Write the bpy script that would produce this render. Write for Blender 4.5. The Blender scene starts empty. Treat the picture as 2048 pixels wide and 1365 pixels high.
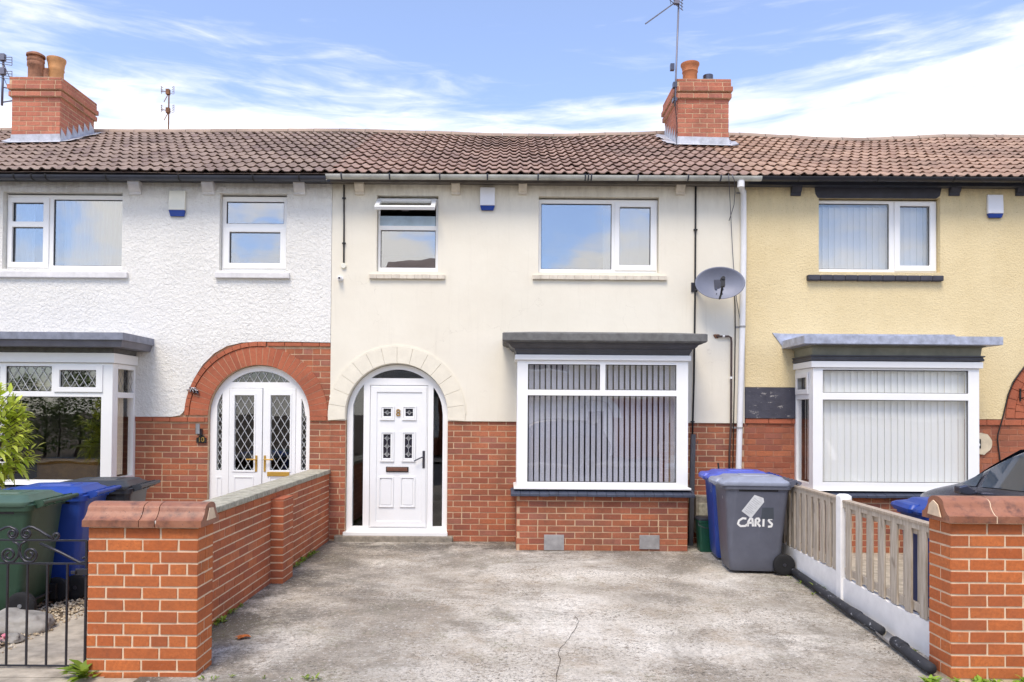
import bpy, math, random
from math import sin, cos, pi, radians, sqrt, tan, floor
from mathutils import Vector, Matrix
from mathutils.geometry import tessellate_polygon
random.seed(7)
S = bpy.context.scene
COL = S.collection

# ---------------------------------------------------------------- camera
F = 1500.0; H = 1.67; DC = 9.68; PITCH = radians(0.9); ROLL = radians(0.42)
AX, AY = 1010.0, 825.0 - F*tan(PITCH)
_f = Vector((0, cos(PITCH), sin(PITCH))); _u = Vector((0, -sin(PITCH), cos(PITCH))); _r = Vector((1, 0, 0))
CR = _r*cos(ROLL) + _u*sin(ROLL); CU = _u*cos(ROLL) - _r*sin(ROLL)
CO = Vector((0, -DC, H))
cd = bpy.data.cameras.new('camera'); cam = bpy.data.objects.new('camera', cd); COL.objects.link(cam)
cd.sensor_width = 36; cd.lens = F/2048*36; cd.clip_end = 2000; cd.clip_start = .05
cd.shift_x = (1024-AX)/2048; cd.shift_y = (AY-682.5)/2048
m = Matrix((CR, CU, -_f)).transposed().to_4x4(); m.translation = CO; cam.matrix_world = m
S.camera = cam
def W(px, py, Y=0.0):                      # where a sight line meets the vertical plane at depth Y
    d = _f + CR*((px-AX)/F) - CU*((py-AY)/F); t = (Y+DC)/d.y
    p = CO + d*t; return p.x, p.z
def G(px, py, z=0.0):
    d = _f + CR*((px-AX)/F) - CU*((py-AY)/F); t = (z-H)/d.z
    p = CO + d*t; return p.x, p.y
def RW(x0, y0, x1, y1, Y=0.0):             # X0, X1, Z0, Z1 of a rectangle on plane Y
    xm, ym = (x0+x1)/2, (y0+y1)/2
    return W(x0, ym, Y)[0], W(x1, ym, Y)[0], W(xm, y1, Y)[1], W(xm, y0, Y)[1]

# ---------------------------------------------------------------- sky, sun, exposure
SUN_EL, SUN_AZ = 60, 196      # azimuth from +Y clockwise: behind the camera, a little to its left
w = bpy.data.worlds.new('World'); S.world = w; w.use_nodes = True
nt = w.node_tree; N = nt.nodes; L = nt.links
for n in list(N): N.remove(n)
def node(t, **k):
    n = N.new(t)
    for a, b in k.items():
        if isinstance(a, str) and a.startswith('i_'): n.inputs[int(a[2:])].default_value = b
        else: setattr(n, a, b)
    return n
sky = node('ShaderNodeTexSky', sky_type='NISHITA', sun_disc=False, sun_elevation=radians(SUN_EL), sun_rotation=radians(SUN_AZ), air_density=1.0, dust_density=.6, ozone_density=1.6)
tc = node('ShaderNodeTexCoord')
sep = node('ShaderNodeSeparateXYZ'); L.new(tc.outputs['Generated'], sep.inputs[0])
mp = node('ShaderNodeMapping'); L.new(tc.outputs['Generated'], mp.inputs[0]); mp.inputs['Scale'].default_value = (2.1, 2.1, 12.0); mp.inputs['Rotation'].default_value = (0, radians(-5), 0); mp.inputs['Location'].default_value = (3.3, 1.2, .55)
n1 = node('ShaderNodeTexNoise'); L.new(mp.outputs[0], n1.inputs['Vector']); n1.inputs['Scale'].default_value = 1.25; n1.inputs['Detail'].default_value = 9; n1.inputs['Roughness'].default_value = .57; n1.inputs['Distortion'].default_value = .6
mp2 = node('ShaderNodeMapping'); L.new(tc.outputs['Generated'], mp2.inputs[0]); mp2.inputs['Scale'].default_value = (5, 5, 36); mp2.inputs['Rotation'].default_value = (0, radians(-7), 0)
n2 = node('ShaderNodeTexNoise'); L.new(mp2.outputs[0], n2.inputs['Vector']); n2.inputs['Scale'].default_value = 1.6; n2.inputs['Detail'].default_value = 8; n2.inputs['Roughness'].default_value = .6; n2.inputs['Distortion'].default_value = .9
def math_(op, a, b=None, clamp=False):
    n = node('ShaderNodeMath', operation=op, use_clamp=clamp)
    for i, v in enumerate((a, b)):
        if v is None: continue
        if isinstance(v, (int, float)): n.inputs[i].default_value = v
        else: L.new(v, n.inputs[i])
    return n.outputs[0]
# coverage: more cloud low down and to the right, less high up to the left
yr = node('ShaderNodeMapRange'); L.new(sep.outputs['Y'], yr.inputs[0]); yr.inputs[1].default_value = -.15; yr.inputs[2].default_value = .3; yr.inputs[3].default_value = .42; yr.inputs[4].default_value = 1
low = math_('MULTIPLY', math_('MULTIPLY', math_('SUBTRACT', .40, sep.outputs['Z']), 3.9), yr.outputs[0])
side = math_('MULTIPLY', sep.outputs['X'], .04)
cov = math_('ADD', math_('ADD', math_('MULTIPLY', n1.outputs[0], 1.5), math_('MULTIPLY', n2.outputs[0], .75)), math_('ADD', low, side))
n3 = node('ShaderNodeTexNoise'); L.new(tc.outputs['Generated'], n3.inputs['Vector']); n3.inputs['Scale'].default_value = 5.5; n3.inputs['Detail'].default_value = 8; n3.inputs['Roughness'].default_value = .55
back = node('ShaderNodeMapRange'); L.new(sep.outputs['Y'], back.inputs[0]); back.inputs[1].default_value = 0; back.inputs[2].default_value = -.4; back.inputs[3].default_value = 0; back.inputs[4].default_value = 3.2
cov = math_('ADD', cov, math_('MULTIPLY', back.outputs[0], math_('SUBTRACT', n3.outputs[0], .5)))
cr = node('ShaderNodeMapRange'); cr.inputs[3].default_value = .08; L.new(cov, cr.inputs[0]); cr.inputs[1].default_value = .96; cr.inputs[2].default_value = 1.78; cr.interpolation_type = 'SMOOTHSTEP'
skm = node('ShaderNodeVectorMath', operation='MULTIPLY'); L.new(sky.outputs[0], skm.inputs[0]); skm.inputs[1].default_value = (1.04, 1.08, 1.24)
cm = node('ShaderNodeMix', data_type='RGBA'); L.new(cr.outputs[0], cm.inputs[0]); L.new(skm.outputs[0], cm.inputs[6]); cm.inputs[7].default_value = (7.5, 7.15, 6.8, 1)
bg = node('ShaderNodeBackground'); L.new(cm.outputs[2], bg.inputs[0]); bg.inputs[1].default_value = .1
wo = node('ShaderNodeOutputWorld'); L.new(bg.outputs[0], wo.inputs[0])
sd = bpy.data.lights.new('sun', 'SUN'); sd.energy = 1.5; sd.angle = radians(24); sd.color = (1, .89, .74)
so = bpy.data.objects.new('sun', sd); COL.objects.link(so)
a, e = radians(SUN_AZ), radians(SUN_EL)
so.rotation_euler = Vector((sin(a)*cos(e), cos(a)*cos(e), sin(e))).to_track_quat('Z', 'Y').to_euler()
S.view_settings.view_transform = 'Standard'; S.view_settings.look = 'None'; S.view_settings.exposure = 1.2; S.view_settings.gamma = 1
S.view_settings.use_curve_mapping = False
S.render.engine = 'CYCLES'; S.cycles.max_bounces = 8; S.cycles.transparent_max_bounces = 12

# ---------------------------------------------------------------- materials
def lin(c):
    return tuple(((v/255)/12.92 if v/255 <= .04045 else ((v/255+.055)/1.055)**2.4) for v in c)+(1,)
class Mt:
    def __init__(s, name):
        s.m = bpy.data.materials.new(name); s.m.use_nodes = True; s.t = s.m.node_tree; s.N = s.t.nodes; s.L = s.t.links
        s.b = s.N['Principled BSDF']; s.tc = s.N.new('ShaderNodeTexCoord'); s.hb = None
    def link(s, a, b): s.L.new(a, b)
    def noise(s, scale, detail=4, rough=.55, stretch=None, dist=0, loc=None):
        n = s.N.new('ShaderNodeTexNoise'); n.inputs['Scale'].default_value = scale; n.inputs['Detail'].default_value = detail; n.inputs['Roughness'].default_value = rough; n.inputs['Distortion'].default_value = dist
        src = s.tc.outputs['Object']
        if stretch or loc:
            q = s.N.new('ShaderNodeMapping'); s.link(src, q.inputs[0])
            if stretch: q.inputs['Scale'].default_value = stretch
            if loc: q.inputs['Location'].default_value = loc
            src = q.outputs[0]
        s.link(src, n.inputs['Vector']); return n.outputs[0]
    def ramp(s, v, stops, interp='LINEAR'):
        r = s.N.new('ShaderNodeValToRGB'); s.link(v, r.inputs[0]); r.color_ramp.interpolation = interp
        e = r.color_ramp.elements
        e[0].position = stops[0][0]; e[0].color = stops[0][1]; e[1].position = stops[1][0]; e[1].color = stops[1][1]
        for p, c in stops[2:]:
            q = e.new(p); q.color = c
        return r.outputs[0]
    def mix(s, f, a, b, mode='MIX'):
        n = s.N.new('ShaderNodeMix'); n.data_type = 'RGBA'; n.blend_type = mode
        for v, i in ((f, 0), (a, 6), (b, 7)):
            if isinstance(v, (int, float)): n.inputs[i].default_value = v
            elif isinstance(v, tuple): n.inputs[i].default_value = v
            else: s.link(v, n.inputs[i])
        return n.outputs[2]
    def rng(s, v, a, b, c=0, d=1):
        n = s.N.new('ShaderNodeMapRange'); s.link(v, n.inputs[0])
        for i, x in enumerate((a, b, c, d)): n.inputs[i+1].default_value = x
        return n.outputs[0]
    def island(s):
        return s.N.new('ShaderNodeNewGeometry').outputs['Random Per Island']
    def bump(s, v, strength, dist=.01):
        n = s.N.new('ShaderNodeBump'); n.inputs['Strength'].default_value = strength; n.inputs['Distance'].default_value = dist
        s.link(v, n.inputs['Height'])
        if s.hb: s.link(s.hb, n.inputs['Normal'])
        s.hb = n.outputs[0]; s.link(s.hb, s.b.inputs['Normal'])
    def col(s, v):
        if isinstance(v, tuple): s.b.inputs['Base Color'].default_value = v
        else: s.link(v, s.b.inputs['Base Color'])
    def end(s, rough=.6, metal=0, spec=.5):
        s.b.inputs['Roughness'].default_value = rough; s.b.inputs['Metallic'].default_value = metal; s.b.inputs['Specular IOR Level'].default_value = spec
        return s.m
def gray(v): return (v, v, v, 1)
def plain(name, c, rough=.6, metal=0, var=.18, vs=6, bs=60, bk=.15, spec=.5):
    q = Mt(name); b = lin(c)
    n = q.noise(vs, 6, .6)
    d = tuple(x*(1-var) for x in b[:3])+(1,); h = tuple(min(1, x*(1+var*.6)) for x in b[:3])+(1,)
    q.col(q.ramp(n, [(.3, d), (.7, h)])); q.bump(q.noise(bs, 3), bk, .003)
    return q.end(rough, metal, spec)
def brick_mat(name, cols, dirt=.35, pale=.0):
    q = Mt(name); isl = q.island()
    st = [(i/max(1, len(cols)-1), lin(c)) for i, c in enumerate(cols)]
    base = q.ramp(isl, st)
    n = q.noise(45, 6, .65); base = q.mix(q.rng(n, .35, .7, 0, .5), base, tuple(x*.62 for x in lin(cols[0])[:3])+(1,))
    n2 = q.noise(1.9, 7, .68); base = q.mix(q.rng(n2, .42, .68, 0, dirt*1.6), base, lin((104, 72, 56)))
    n4 = q.noise(5, 7, .7, (1.6, 1.6, .7), loc=(6, 2, 9)); base = q.mix(q.rng(n4, .58, .72, 0, dirt*1.2), base, lin((84, 64, 56)))
    sp = q.noise(130, 2, .6); base = q.mix(q.rng(sp, .66, .74, 0, .6), base, lin((60, 38, 32)))
    pl = q.noise(22, 5, .7, loc=(4, 2, 7)); base = q.mix(q.rng(pl, .62, .78, 0, .25+pale), base, lin((205, 180, 155)))
    q.col(base); q.bump(q.noise(190, 4, .7), .45, .003); q.bump(q.noise(30, 4), .35, .004)
    return q.end(.88)
def mortar_mat(name, c):
    q = Mt(name); q.col(q.ramp(q.noise(9, 6, .7), [(.3, tuple(x*.72 for x in lin(c)[:3])+(1,)), (.65, lin(c))])); q.bump(q.noise(220, 4, .7), .6, .003)
    return q.end(.95)
MB_PIER = brick_mat('orange_facing_brick', [(176, 92, 46), (196, 110, 56), (206, 118, 62), (184, 98, 52), (200, 114, 60), (156, 82, 50)], .26)
MB_WALL = brick_mat('garden_wall_brick', [(178, 94, 56), (198, 114, 70), (186, 102, 62), (172, 94, 64), (204, 122, 80)], .25)
MB_FAC = brick_mat('weathered_red_brick', [(156, 88, 64), (178, 104, 72), (188, 112, 74), (166, 98, 74), (196, 120, 84), (150, 86, 68), (186, 126, 104)], .38, .1)
MB_CHIM = brick_mat('chimney_brick', [(186, 112, 88), (200, 124, 98), (206, 132, 104), (180, 112, 96)], .35)
MB_ARCH = brick_mat('rubbed_arch_brick', [(172, 94, 66), (188, 108, 76), (180, 100, 70)], .25)
MM_PIER = mortar_mat('cream_mortar', (234, 208, 176)); MM_FAC = mortar_mat('pale_mortar', (212, 180, 146)); MM_DARK = mortar_mat('grey_mortar', (120, 96, 84))

def render_mat(name, c, c2, kind):
    q = Mt(name); big = q.noise(.9, 6, .62)
    base = q.ramp(big, [(.3, lin(c2)), (.62, lin(c))])
    dr = q.noise(2.2, 6, .65, (5, 1, .5)); base = q.mix(q.rng(dr, .58, .85, 0, .16), base, tuple(x*.72 for x in lin(c2)[:3])+(1,))
    st = q.noise(2.4, 7, .7, (5, 1, .35), loc=(3, 0, 5)); base = q.mix(q.rng(st, .56, .78, 0, .13), base, lin((158, 148, 128)))
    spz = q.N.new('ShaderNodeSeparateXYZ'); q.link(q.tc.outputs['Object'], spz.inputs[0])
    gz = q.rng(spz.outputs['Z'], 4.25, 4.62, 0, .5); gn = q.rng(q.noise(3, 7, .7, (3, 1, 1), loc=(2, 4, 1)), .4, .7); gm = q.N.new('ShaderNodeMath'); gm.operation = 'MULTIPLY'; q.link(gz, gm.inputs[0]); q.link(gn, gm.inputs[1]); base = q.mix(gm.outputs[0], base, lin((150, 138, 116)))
    if kind == 'rough':
        n = q.noise(26, 5, .62, dist=.5); pit = q.noise(60, 3, .6)
        base = q.mix(q.rng(pit, .3, .42, .22, 0), base, tuple(x*.6 for x in lin(c2)[:3])+(1,))
        q.col(base); q.bump(n, 1.0, .02); q.bump(q.noise(110, 3), .4, .005)
    elif kind == 'dash':
        v = q.N.new('ShaderNodeTexVoronoi'); v.inputs['Scale'].default_value = 48; q.link(q.tc.outputs['Object'], v.inputs['Vector'])
        pit = q.noise(75, 3, .6); base = q.mix(q.rng(pit, .60, .70, 0, .5), base, lin((150, 118, 66)))
        q.col(base); q.bump(v.outputs['Distance'], .6, .006); q.bump(pit, .5, .006)
    else:
        v = q.N.new('ShaderNodeTexVoronoi'); v.feature = 'DISTANCE_TO_EDGE'; v.inputs['Scale'].default_value = 1.15
        nn = q.N.new('ShaderNodeTexNoise'); nn.inputs['Scale'].default_value = 3.2; nn.inputs['Detail'].default_value = 6; q.link(q.tc.outputs['Object'], nn.inputs['Vector'])
        va = q.N.new('ShaderNodeVectorMath'); va.operation = 'ADD'; q.link(q.tc.outputs['Object'], va.inputs[0])
        vs = q.N.new('ShaderNodeVectorMath'); vs.operation = 'SCALE'; vs.inputs['Scale'].default_value = .75; q.link(nn.outputs['Color'], vs.inputs[0]); q.link(vs.outputs[0], va.inputs[1]); q.link(va.outputs[0], v.inputs['Vector'])
        ck = q.rng(v.outputs['Distance'], 0, .0035, 1, 0); gate = q.rng(q.noise(1.1, 3, .5, loc=(9, 0, 2)), .53, .6)
        mu = q.N.new('ShaderNodeMath'); mu.operation = 'MULTIPLY'; q.link(ck, mu.inputs[0]); q.link(gate, mu.inputs[1])
        m2 = q.N.new('ShaderNodeMath'); m2.operation = 'MULTIPLY'; q.link(mu.outputs[0], m2.inputs[0]); m2.inputs[1].default_value = .28
        base = q.mix(m2.outputs[0], base, lin((150, 138, 118)))
        q.col(base); q.bump(q.noise(14, 5, .6), .25, .008); q.bump(q.noise(120, 4), .2, .003)
    return q.end(.9)
M_R10 = render_mat('white_roughcast', (238, 236, 229), (226, 224, 217), 'rough')
M_R8 = render_mat('cream_smooth_render', (234, 228, 211), (226, 219, 201), 'smooth')
M_R6 = render_mat('yellow_pebbledash', (227, 209, 165), (214, 195, 150), 'dash')
M_R8A = plain('cream_painted_stone', (231, 224, 205), .85, var=.07, vs=8, bs=30, bk=.6)
M_UPVC = plain('white_upvc', (242, 242, 240), .28, var=.03, vs=3, bs=10, bk=.02)
M_UPVC2 = plain('white_upvc_leaf', (238, 239, 238), .25, var=.03, vs=3, bs=10, bk=.02)
M_WSILL = plain('white_painted_masonry', (226, 224, 222), .7, var=.15, vs=9, bs=70, bk=.5)
M_CSILL = plain('cream_painted_masonry', (218, 208, 190), .75, var=.2, vs=10, bs=70, bk=.5)
M_DARK = plain('charcoal_painted_timber', (80, 80, 84), .55, var=.3, vs=5, bs=80, bk=.3)
M_DARKM = plain('charcoal_painted_masonry', (62, 63, 72), .7, var=.3, vs=7, bs=90, bk=.5)
M_OLIVE = plain('olive_grey_painted_timber', (132, 132, 116), .5, var=.25, vs=6)
M_SLATE = plain('blue_grey_slate_tile', (66, 72, 88), .5, var=.25, vs=9, bs=70, bk=.3)
M_FELT = plain('mineral_roof_felt', (112, 112, 110), .95, var=.3, vs=14, bs=240, bk=.8)
M_LEAD = plain('weathered_lead', (176, 182, 198), .45, metal=.25, var=.35, vs=12, bs=25, bk=.3)
M_LEADW = plain('pale_lead_flashing', (196, 198, 204), .5, metal=.1, var=.3, vs=9)
M_LEADS = plain('window_leading', (206, 208, 208), .5, metal=.1)
M_GUT10 = plain('dark_grey_gutter', (62, 66, 76), .35, var=.3, vs=3)
M_GUT8 = plain('grimy_white_gutter', (196, 196, 186), .5, var=.32, vs=5)
M_GUT6 = plain('black_gutter', (42, 42, 48), .35, var=.3)
M_PIPEW = plain('white_plastic_pipe', (232, 232, 232), .35, var=.06)
M_BLACK = plain('black_plastic', (30, 29, 30), .5, var=.3)
M_BROWN = plain('brown_pipe', (76, 60, 56), .5, var=.25)
M_BRASS = plain('polished_brass', (190, 150, 66), .35, metal=.2, var=.1)
M_STEEL = plain('dark_steel', (96, 96, 104), .3, metal=.8)
M_COPP = plain('bronze_letter_plate', (140, 100, 84), .35, metal=.6)
M_CONC = plain('weathered_concrete', (150, 142, 128), .95, var=.45, vs=14, bs=130, bk=.8)
M_CONCL = plain('coping_concrete', (172, 168, 150), .95, var=.45, vs=18, bs=160, bk=.9)
M_WCONC = plain('whitewashed_concrete', (246, 244, 240), .85, var=.08, vs=9, bs=120, bk=.6)
M_POT = plain('terracotta_pot', (192, 120, 78), .75, var=.28, vs=7, bs=60)
M_POT2 = plain('buff_pot', (206, 150, 98), .75, var=.28, vs=7, bs=60)
M_POTR = plain('sooty_terracotta', (160, 112, 86), .8, var=.5, vs=10)
M_FLAUN = plain('mortar_flaunching', (150, 140, 124), .95, var=.5, vs=16, bs=60, bk=.9)
M_ALU = plain('aerial_aluminium', (120, 120, 132), .5, metal=.5)
M_RUST = plain('rusted_aerial_steel', (132, 92, 66), .8, var=.4, vs=20)
M_ALARM = plain('ivory_alarm_casing', (232, 230, 214), .4, var=.06)
M_ALARMW = plain('white_alarm_casing', (236, 237, 240), .4, var=.05)
M_BLUE = plain('blue_alarm_lens', (44, 72, 150), .25, var=.1)
M_PLATE = plain('galvanised_plate', (168, 166, 164), .55, metal=.3, var=.25, vs=12)
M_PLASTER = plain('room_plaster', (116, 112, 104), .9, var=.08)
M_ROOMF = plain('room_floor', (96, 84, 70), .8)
M_IRON = plain('black_gate_iron', (58, 58, 64), .35, metal=.5, var=.3)
M_ROCK = plain('grey_garden_rock', (150, 146, 138), .9, var=.45, vs=5, bs=40, bk=1)
M_WHITEP = plain('white_paint', (232, 232, 228), .7, var=.08)
M_BLACKR = plain('tyre_rubber', (24, 24, 26), .8, var=.2)
M_RIM = plain('silver_wheel_rim', (170, 172, 176), .35, metal=.7)
M_SOFA = plain('brown_sofa_fabric', (206, 150, 80), .9, var=.25, vs=10)
M_NET = plain('cream_curtain', (226, 214, 190), .9, var=.1)
M_STONEP = plain('pale_stone_plaque', (214, 200, 172), .9, var=.2, vs=12, bk=.7)
M_COIL = plain('dish_grey', (120, 124, 138), .55, metal=.2, var=.1)

def wood_mat():
    q = Mt('silvered_fence_timber'); isl = q.island()
    g = q.noise(6, 8, .7, (7, 7, .6)); base = q.ramp(g, [(.25, lin((146, 132, 112))), (.5, lin((192, 180, 162))), (.75, lin((222, 214, 200)))])
    base = q.mix(q.rng(isl, 0, 1, 0, .45), base, lin((138, 112, 84)))
    kn = q.noise(9, 2, .5, (1, 1, .5)); base = q.mix(q.rng(kn, .68, .76, 0, .6), base, lin((90, 70, 52)))
    q.col(base); q.bump(q.noise(20, 7, .7, (6, 6, .5)), .5, .004); return q.end(.85)
M_WOOD = wood_mat()
def coping_mat():
    q = Mt('glazed_terracotta_coping'); isl = q.island()
    base = q.ramp(isl, [(0, lin((140, 90, 66))), (1, lin((160, 106, 78)))])
    n = q.noise(5, 7, .65); base = q.mix(q.rng(n, .45, .75, 0, .35), base, lin((188, 146, 122)))
    n = q.noise(9, 6, .7, loc=(2, 5, 1)); base = q.mix(q.rng(n, .47, .66, 0, .85), base, lin((84, 58, 50)))
    n = q.noise(60, 3, .6); base = q.mix(q.rng(n, .66, .72, 0, .8), base, lin((70, 48, 44)))
    n = q.noise(13, 3, .6, (1, 1, .6), loc=(1, 8, 3)); base = q.mix(q.rng(n, .73, .76, 0, .8), base, lin((228, 220, 206)))
    q.col(base); q.bump(q.noise(70, 5, .6), .35, .004); return q.end(.42)
M_COPE = coping_mat()
def tile_mat(name, cols, moss=.35):
    q = Mt(name); isl = q.island()
    base = q.ramp(isl, [(i/(len(cols)-1), lin(c)) for i, c in enumerate(cols)])
    n = q.noise(1.1, 6, .6); base = q.mix(q.rng(n, .45, .72, 0, .55), base, lin((92, 76, 70)))
    n = q.noise(24, 6, .7); base = q.mix(q.rng(n, .5, .75, 0, .55), base, lin((176, 156, 134)))
    n = q.noise(50, 4, .7, loc=(3, 3, 3)); base = q.mix(q.rng(n, .62, .72, 0, moss), base, lin((64, 54, 48)))
    q.col(base); q.bump(q.noise(120, 4, .7), .4, .004); return q.end(.85)
M_T10 = tile_mat('brown_roof_tile', [(142, 122, 110), (158, 138, 124), (150, 130, 116), (134, 114, 106)])
M_T8 = tile_mat('red_brown_roof_tile', [(152, 124, 110), (170, 142, 126), (160, 132, 118), (144, 118, 106)])
M_T6 = tile_mat('orange_brown_roof_tile', [(164, 134, 114), (180, 150, 128), (172, 142, 122), (156, 126, 108)])
M_RIDGE = tile_mat('ridge_tile', [(158, 138, 124), (170, 150, 134), (148, 128, 114)], .5)

def glass(name, ior, tint=(.9, .93, .95, 1), wav=.02, rough=.01):
    q = Mt(name); N_, L_ = q.N, q.L
    N_.remove(q.b)
    t = N_.new('ShaderNodeBsdfTransparent'); t.inputs[0].default_value = tint
    g = N_.new('ShaderNodeBsdfGlossy'); g.inputs['Roughness'].default_value = rough
    lw = N_.new('ShaderNodeLayerWeight'); lw.inputs[0].default_value = .5
    pw_ = N_.new('ShaderNodeMath'); pw_.operation = 'POWER'; L_.new(lw.outputs['Facing'], pw_.inputs[0]); pw_.inputs[1].default_value = 4
    fr = N_.new('ShaderNodeMapRange'); L_.new(pw_.outputs[0], fr.inputs[0]); fr.inputs[3].default_value = ior; fr.inputs[4].default_value = 1
    nz = q.noise(1.3, 2, .5); bp = N_.new('ShaderNodeBump'); bp.inputs['Strength'].default_value = wav; bp.inputs['Distance'].default_value = .1; L_.new(nz, bp.inputs['Height'])
    L_.new(bp.outputs[0], g.inputs['Normal'])
    mx = N_.new('ShaderNodeMixShader'); L_.new(fr.outputs[0], mx.inputs[0]); L_.new(t.outputs[0], mx.inputs[1]); L_.new(g.outputs[0], mx.inputs[2])
    o = [n for n in N_ if n.type == 'OUTPUT_MATERIAL'][0]; L_.new(mx.outputs[0], o.inputs[0]); return q.m
M_GLASS_UP = glass('upper_window_glass', .34, (.8, .86, .92, 1), .05)
M_GLASS10 = glass('left_bay_glass', .13, (.9, .92, .9, 1), wav=.02)
M_GLASS = glass('window_glass', .15, (.97, .98, .98, 1), wav=.02)
M_GLASS6 = glass('bay_glass_clear', .03, (.99, .99, .99, 1), wav=.02)
M_GLASS_LO = glass('clear_window_glass', .07, (.95, .97, .96, 1), wav=.015)
def sheet_mat(name, c, rough=.8, trans=.25):
    q = Mt(name); q.col(lin(c)); q.b.inputs['Roughness'].default_value = rough; q.bump(q.noise(200, 2), .1, .002)
    tr = q.N.new('ShaderNodeBsdfTranslucent'); tr.inputs[0].default_value = lin(c); mx = q.N.new('ShaderNodeMixShader'); mx.inputs[0].default_value = trans
    o = [n for n in q.N if n.type == 'OUTPUT_MATERIAL'][0]; q.link(q.b.outputs[0], mx.inputs[1]); q.link(tr.outputs[0], mx.inputs[2]); q.link(mx.outputs[0], o.inputs[0]); return q.m
M_BL8 = sheet_mat('lilac_grey_blind', (248, 246, 255), trans=.15); M_BL6 = sheet_mat('ivory_blind', (254, 255, 250), trans=.15); M_BLW = sheet_mat('white_blind', (244, 246, 250))
M_NETC = sheet_mat('cream_sheer_curtain', (250, 240, 218), trans=.35)
M_NETW = sheet_mat('white_net_curtain', (238, 240, 240))

# ---------------------------------------------------------------- mesh helpers
class MB:
    def __init__(s): s.v = []; s.f = []
    def add(s, vs, fs):
        b = len(s.v); s.v += [tuple(p) for p in vs]; s.f += [tuple(b+i for i in f) for f in fs]; return s
    def box(s, x0, x1, y0, y1, z0, z1):
        return s.add([(x0, y0, z0), (x1, y0, z0), (x1, y1, z0), (x0, y1, z0), (x0, y0, z1), (x1, y0, z1), (x1, y1, z1), (x0, y1, z1)],
              [(0, 3, 2, 1), (4, 5, 6, 7), (0, 1, 5, 4), (1, 2, 6, 5), (2, 3, 7, 6), (3, 0, 4, 7)])
    def slab(s, outer, holes, y0, y1):          # outlines in (x,z), solid between planes y0 (front) and y1
        loops = [outer]+list(holes); flat = [p for l in loops for p in l]
        tri = tessellate_polygon([[Vector((x, z, 0)) for x, z in l] for l in loops])
        n = len(flat); vs = [(x, y0, z) for x, z in flat]+[(x, y1, z) for x, z in flat]; fs = []
        for t in tri:
            a, b, c = (flat[i] for i in t); ar = (b[0]-a[0])*(c[1]-a[1])-(b[1]-a[1])*(c[0]-a[0])
            t = tuple(t) if ar > 0 else tuple(reversed(t))
            fs.append(t); fs.append(tuple(i+n for i in reversed(t)))
        b = 0
        for k, l in enumerate(loops):
            area = sum(l[i][0]*l[(i+1) % len(l)][1]-l[(i+1) % len(l)][0]*l[i][1] for i in range(len(l)))
            ccw = area > 0
            for i in range(len(l)):
                p, q = b+i, b+(i+1) % len(l)
                f = (q, p, p+n, q+n)
                if (k == 0) != ccw: f = tuple(reversed(f))
                fs.append(f)
            b += len(l)
        return s.add(vs, fs)
    def tube(s, pts, r, n=8, cap=True):
        P = [Vector(p) for p in pts]; R = r if isinstance(r, (list, tuple)) else [r]*len(P)
        vs = []; up = None
        for i, p in enumerate(P):
            d = (P[min(i+1, len(P)-1)]-P[max(i-1, 0)]).normalized()
            if up is None: up = Vector((0, 0, 1)) if abs(d.z) < .9 else Vector((1, 0, 0))
            a = d.cross(up); a = a.normalized() if a.length > 1e-4 else Vector((1, 0, 0)); b_ = a.cross(d).normalized(); up = b_
            for k in range(n):
                t = 2*pi*k/n; vs.append(p+a*cos(t)*R[i]+b_*sin(t)*R[i])
        fs = [(i*n+k, i*n+(k+1) % n, (i+1)*n+(k+1) % n, (i+1)*n+k) for i in range(len(P)-1) for k in range(n)]
        if cap: fs += [tuple(reversed(range(n))), tuple((len(P)-1)*n+k for k in range(n))]
        return s.add(vs, fs)
    def lathe(s, prof, c, n=24, axis='z'):      # prof: (radius, height)
        vs = []
        for r, h in prof:
            for k in range(n):
                t = 2*pi*k/n; q = (r*cos(t), r*sin(t), h)
                if axis == 'y': q = (q[0], q[2], q[1])
                if axis == 'x': q = (q[2], q[0], q[1])
                vs.append((q[0]+c[0], q[1]+c[1], q[2]+c[2]))
        fs = [(i*n+k, i*n+(k+1) % n, (i+1)*n+(k+1) % n, (i+1)*n+k) for i in range(len(prof)-1) for k in range(n)]
        fs += [tuple(reversed(range(n))), tuple((len(prof)-1)*n+k for k in range(n))]
        return s.add(vs, fs)
    def loft(s, rings, cap=True, closed=True):
        n = len(rings[0]); vs = [p for r in rings for p in r]; m = n if closed else n-1
        fs = [(i*n+k, i*n+(k+1) % n, (i+1)*n+(k+1) % n, (i+1)*n+k) for i in range(len(rings)-1) for k in range(m)]
        if cap: fs += [tuple(reversed(range(n))), tuple((len(rings)-1)*n+k for k in range(n))]
        return s.add(vs, fs)
    def xform(s, M_):
        s.v = [tuple(M_ @ Vector(p)) for p in s.v]; return s
    def build(s, name, mat, parent=None, o=(0, 0, 0), smooth=False, bevel=0, angle=None):
        me = bpy.data.meshes.new(name); me.from_pydata([(x-o[0], y-o[1], z-o[2]) for x, y, z in s.v], [], s.f); me.update()
        if not s.f or True: me.validate()
        if mat: me.materials.append(mat)
        ob = bpy.data.objects.new(name, me); COL.objects.link(ob)
        if smooth or angle:
            for p in me.polygons: p.use_smooth = True
            if angle and hasattr(me, 'set_sharp_from_angle'): me.set_sharp_from_angle(angle=radians(angle))
        if bevel:
            b = ob.modifiers.new('bevel', 'BEVEL'); b.width = bevel; b.segments = 2; b.limit_method = 'ANGLE'; b.angle_limit = radians(40); b.harden_normals = False
        if parent is not None: ob.parent = parent
        return ob
def tag(o, label=None, cat=None, group=None, kind=None):
    for k, v in (('label', label), ('category', cat), ('group', group), ('kind', kind)):
        if v: o[k] = v
    return o
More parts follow.
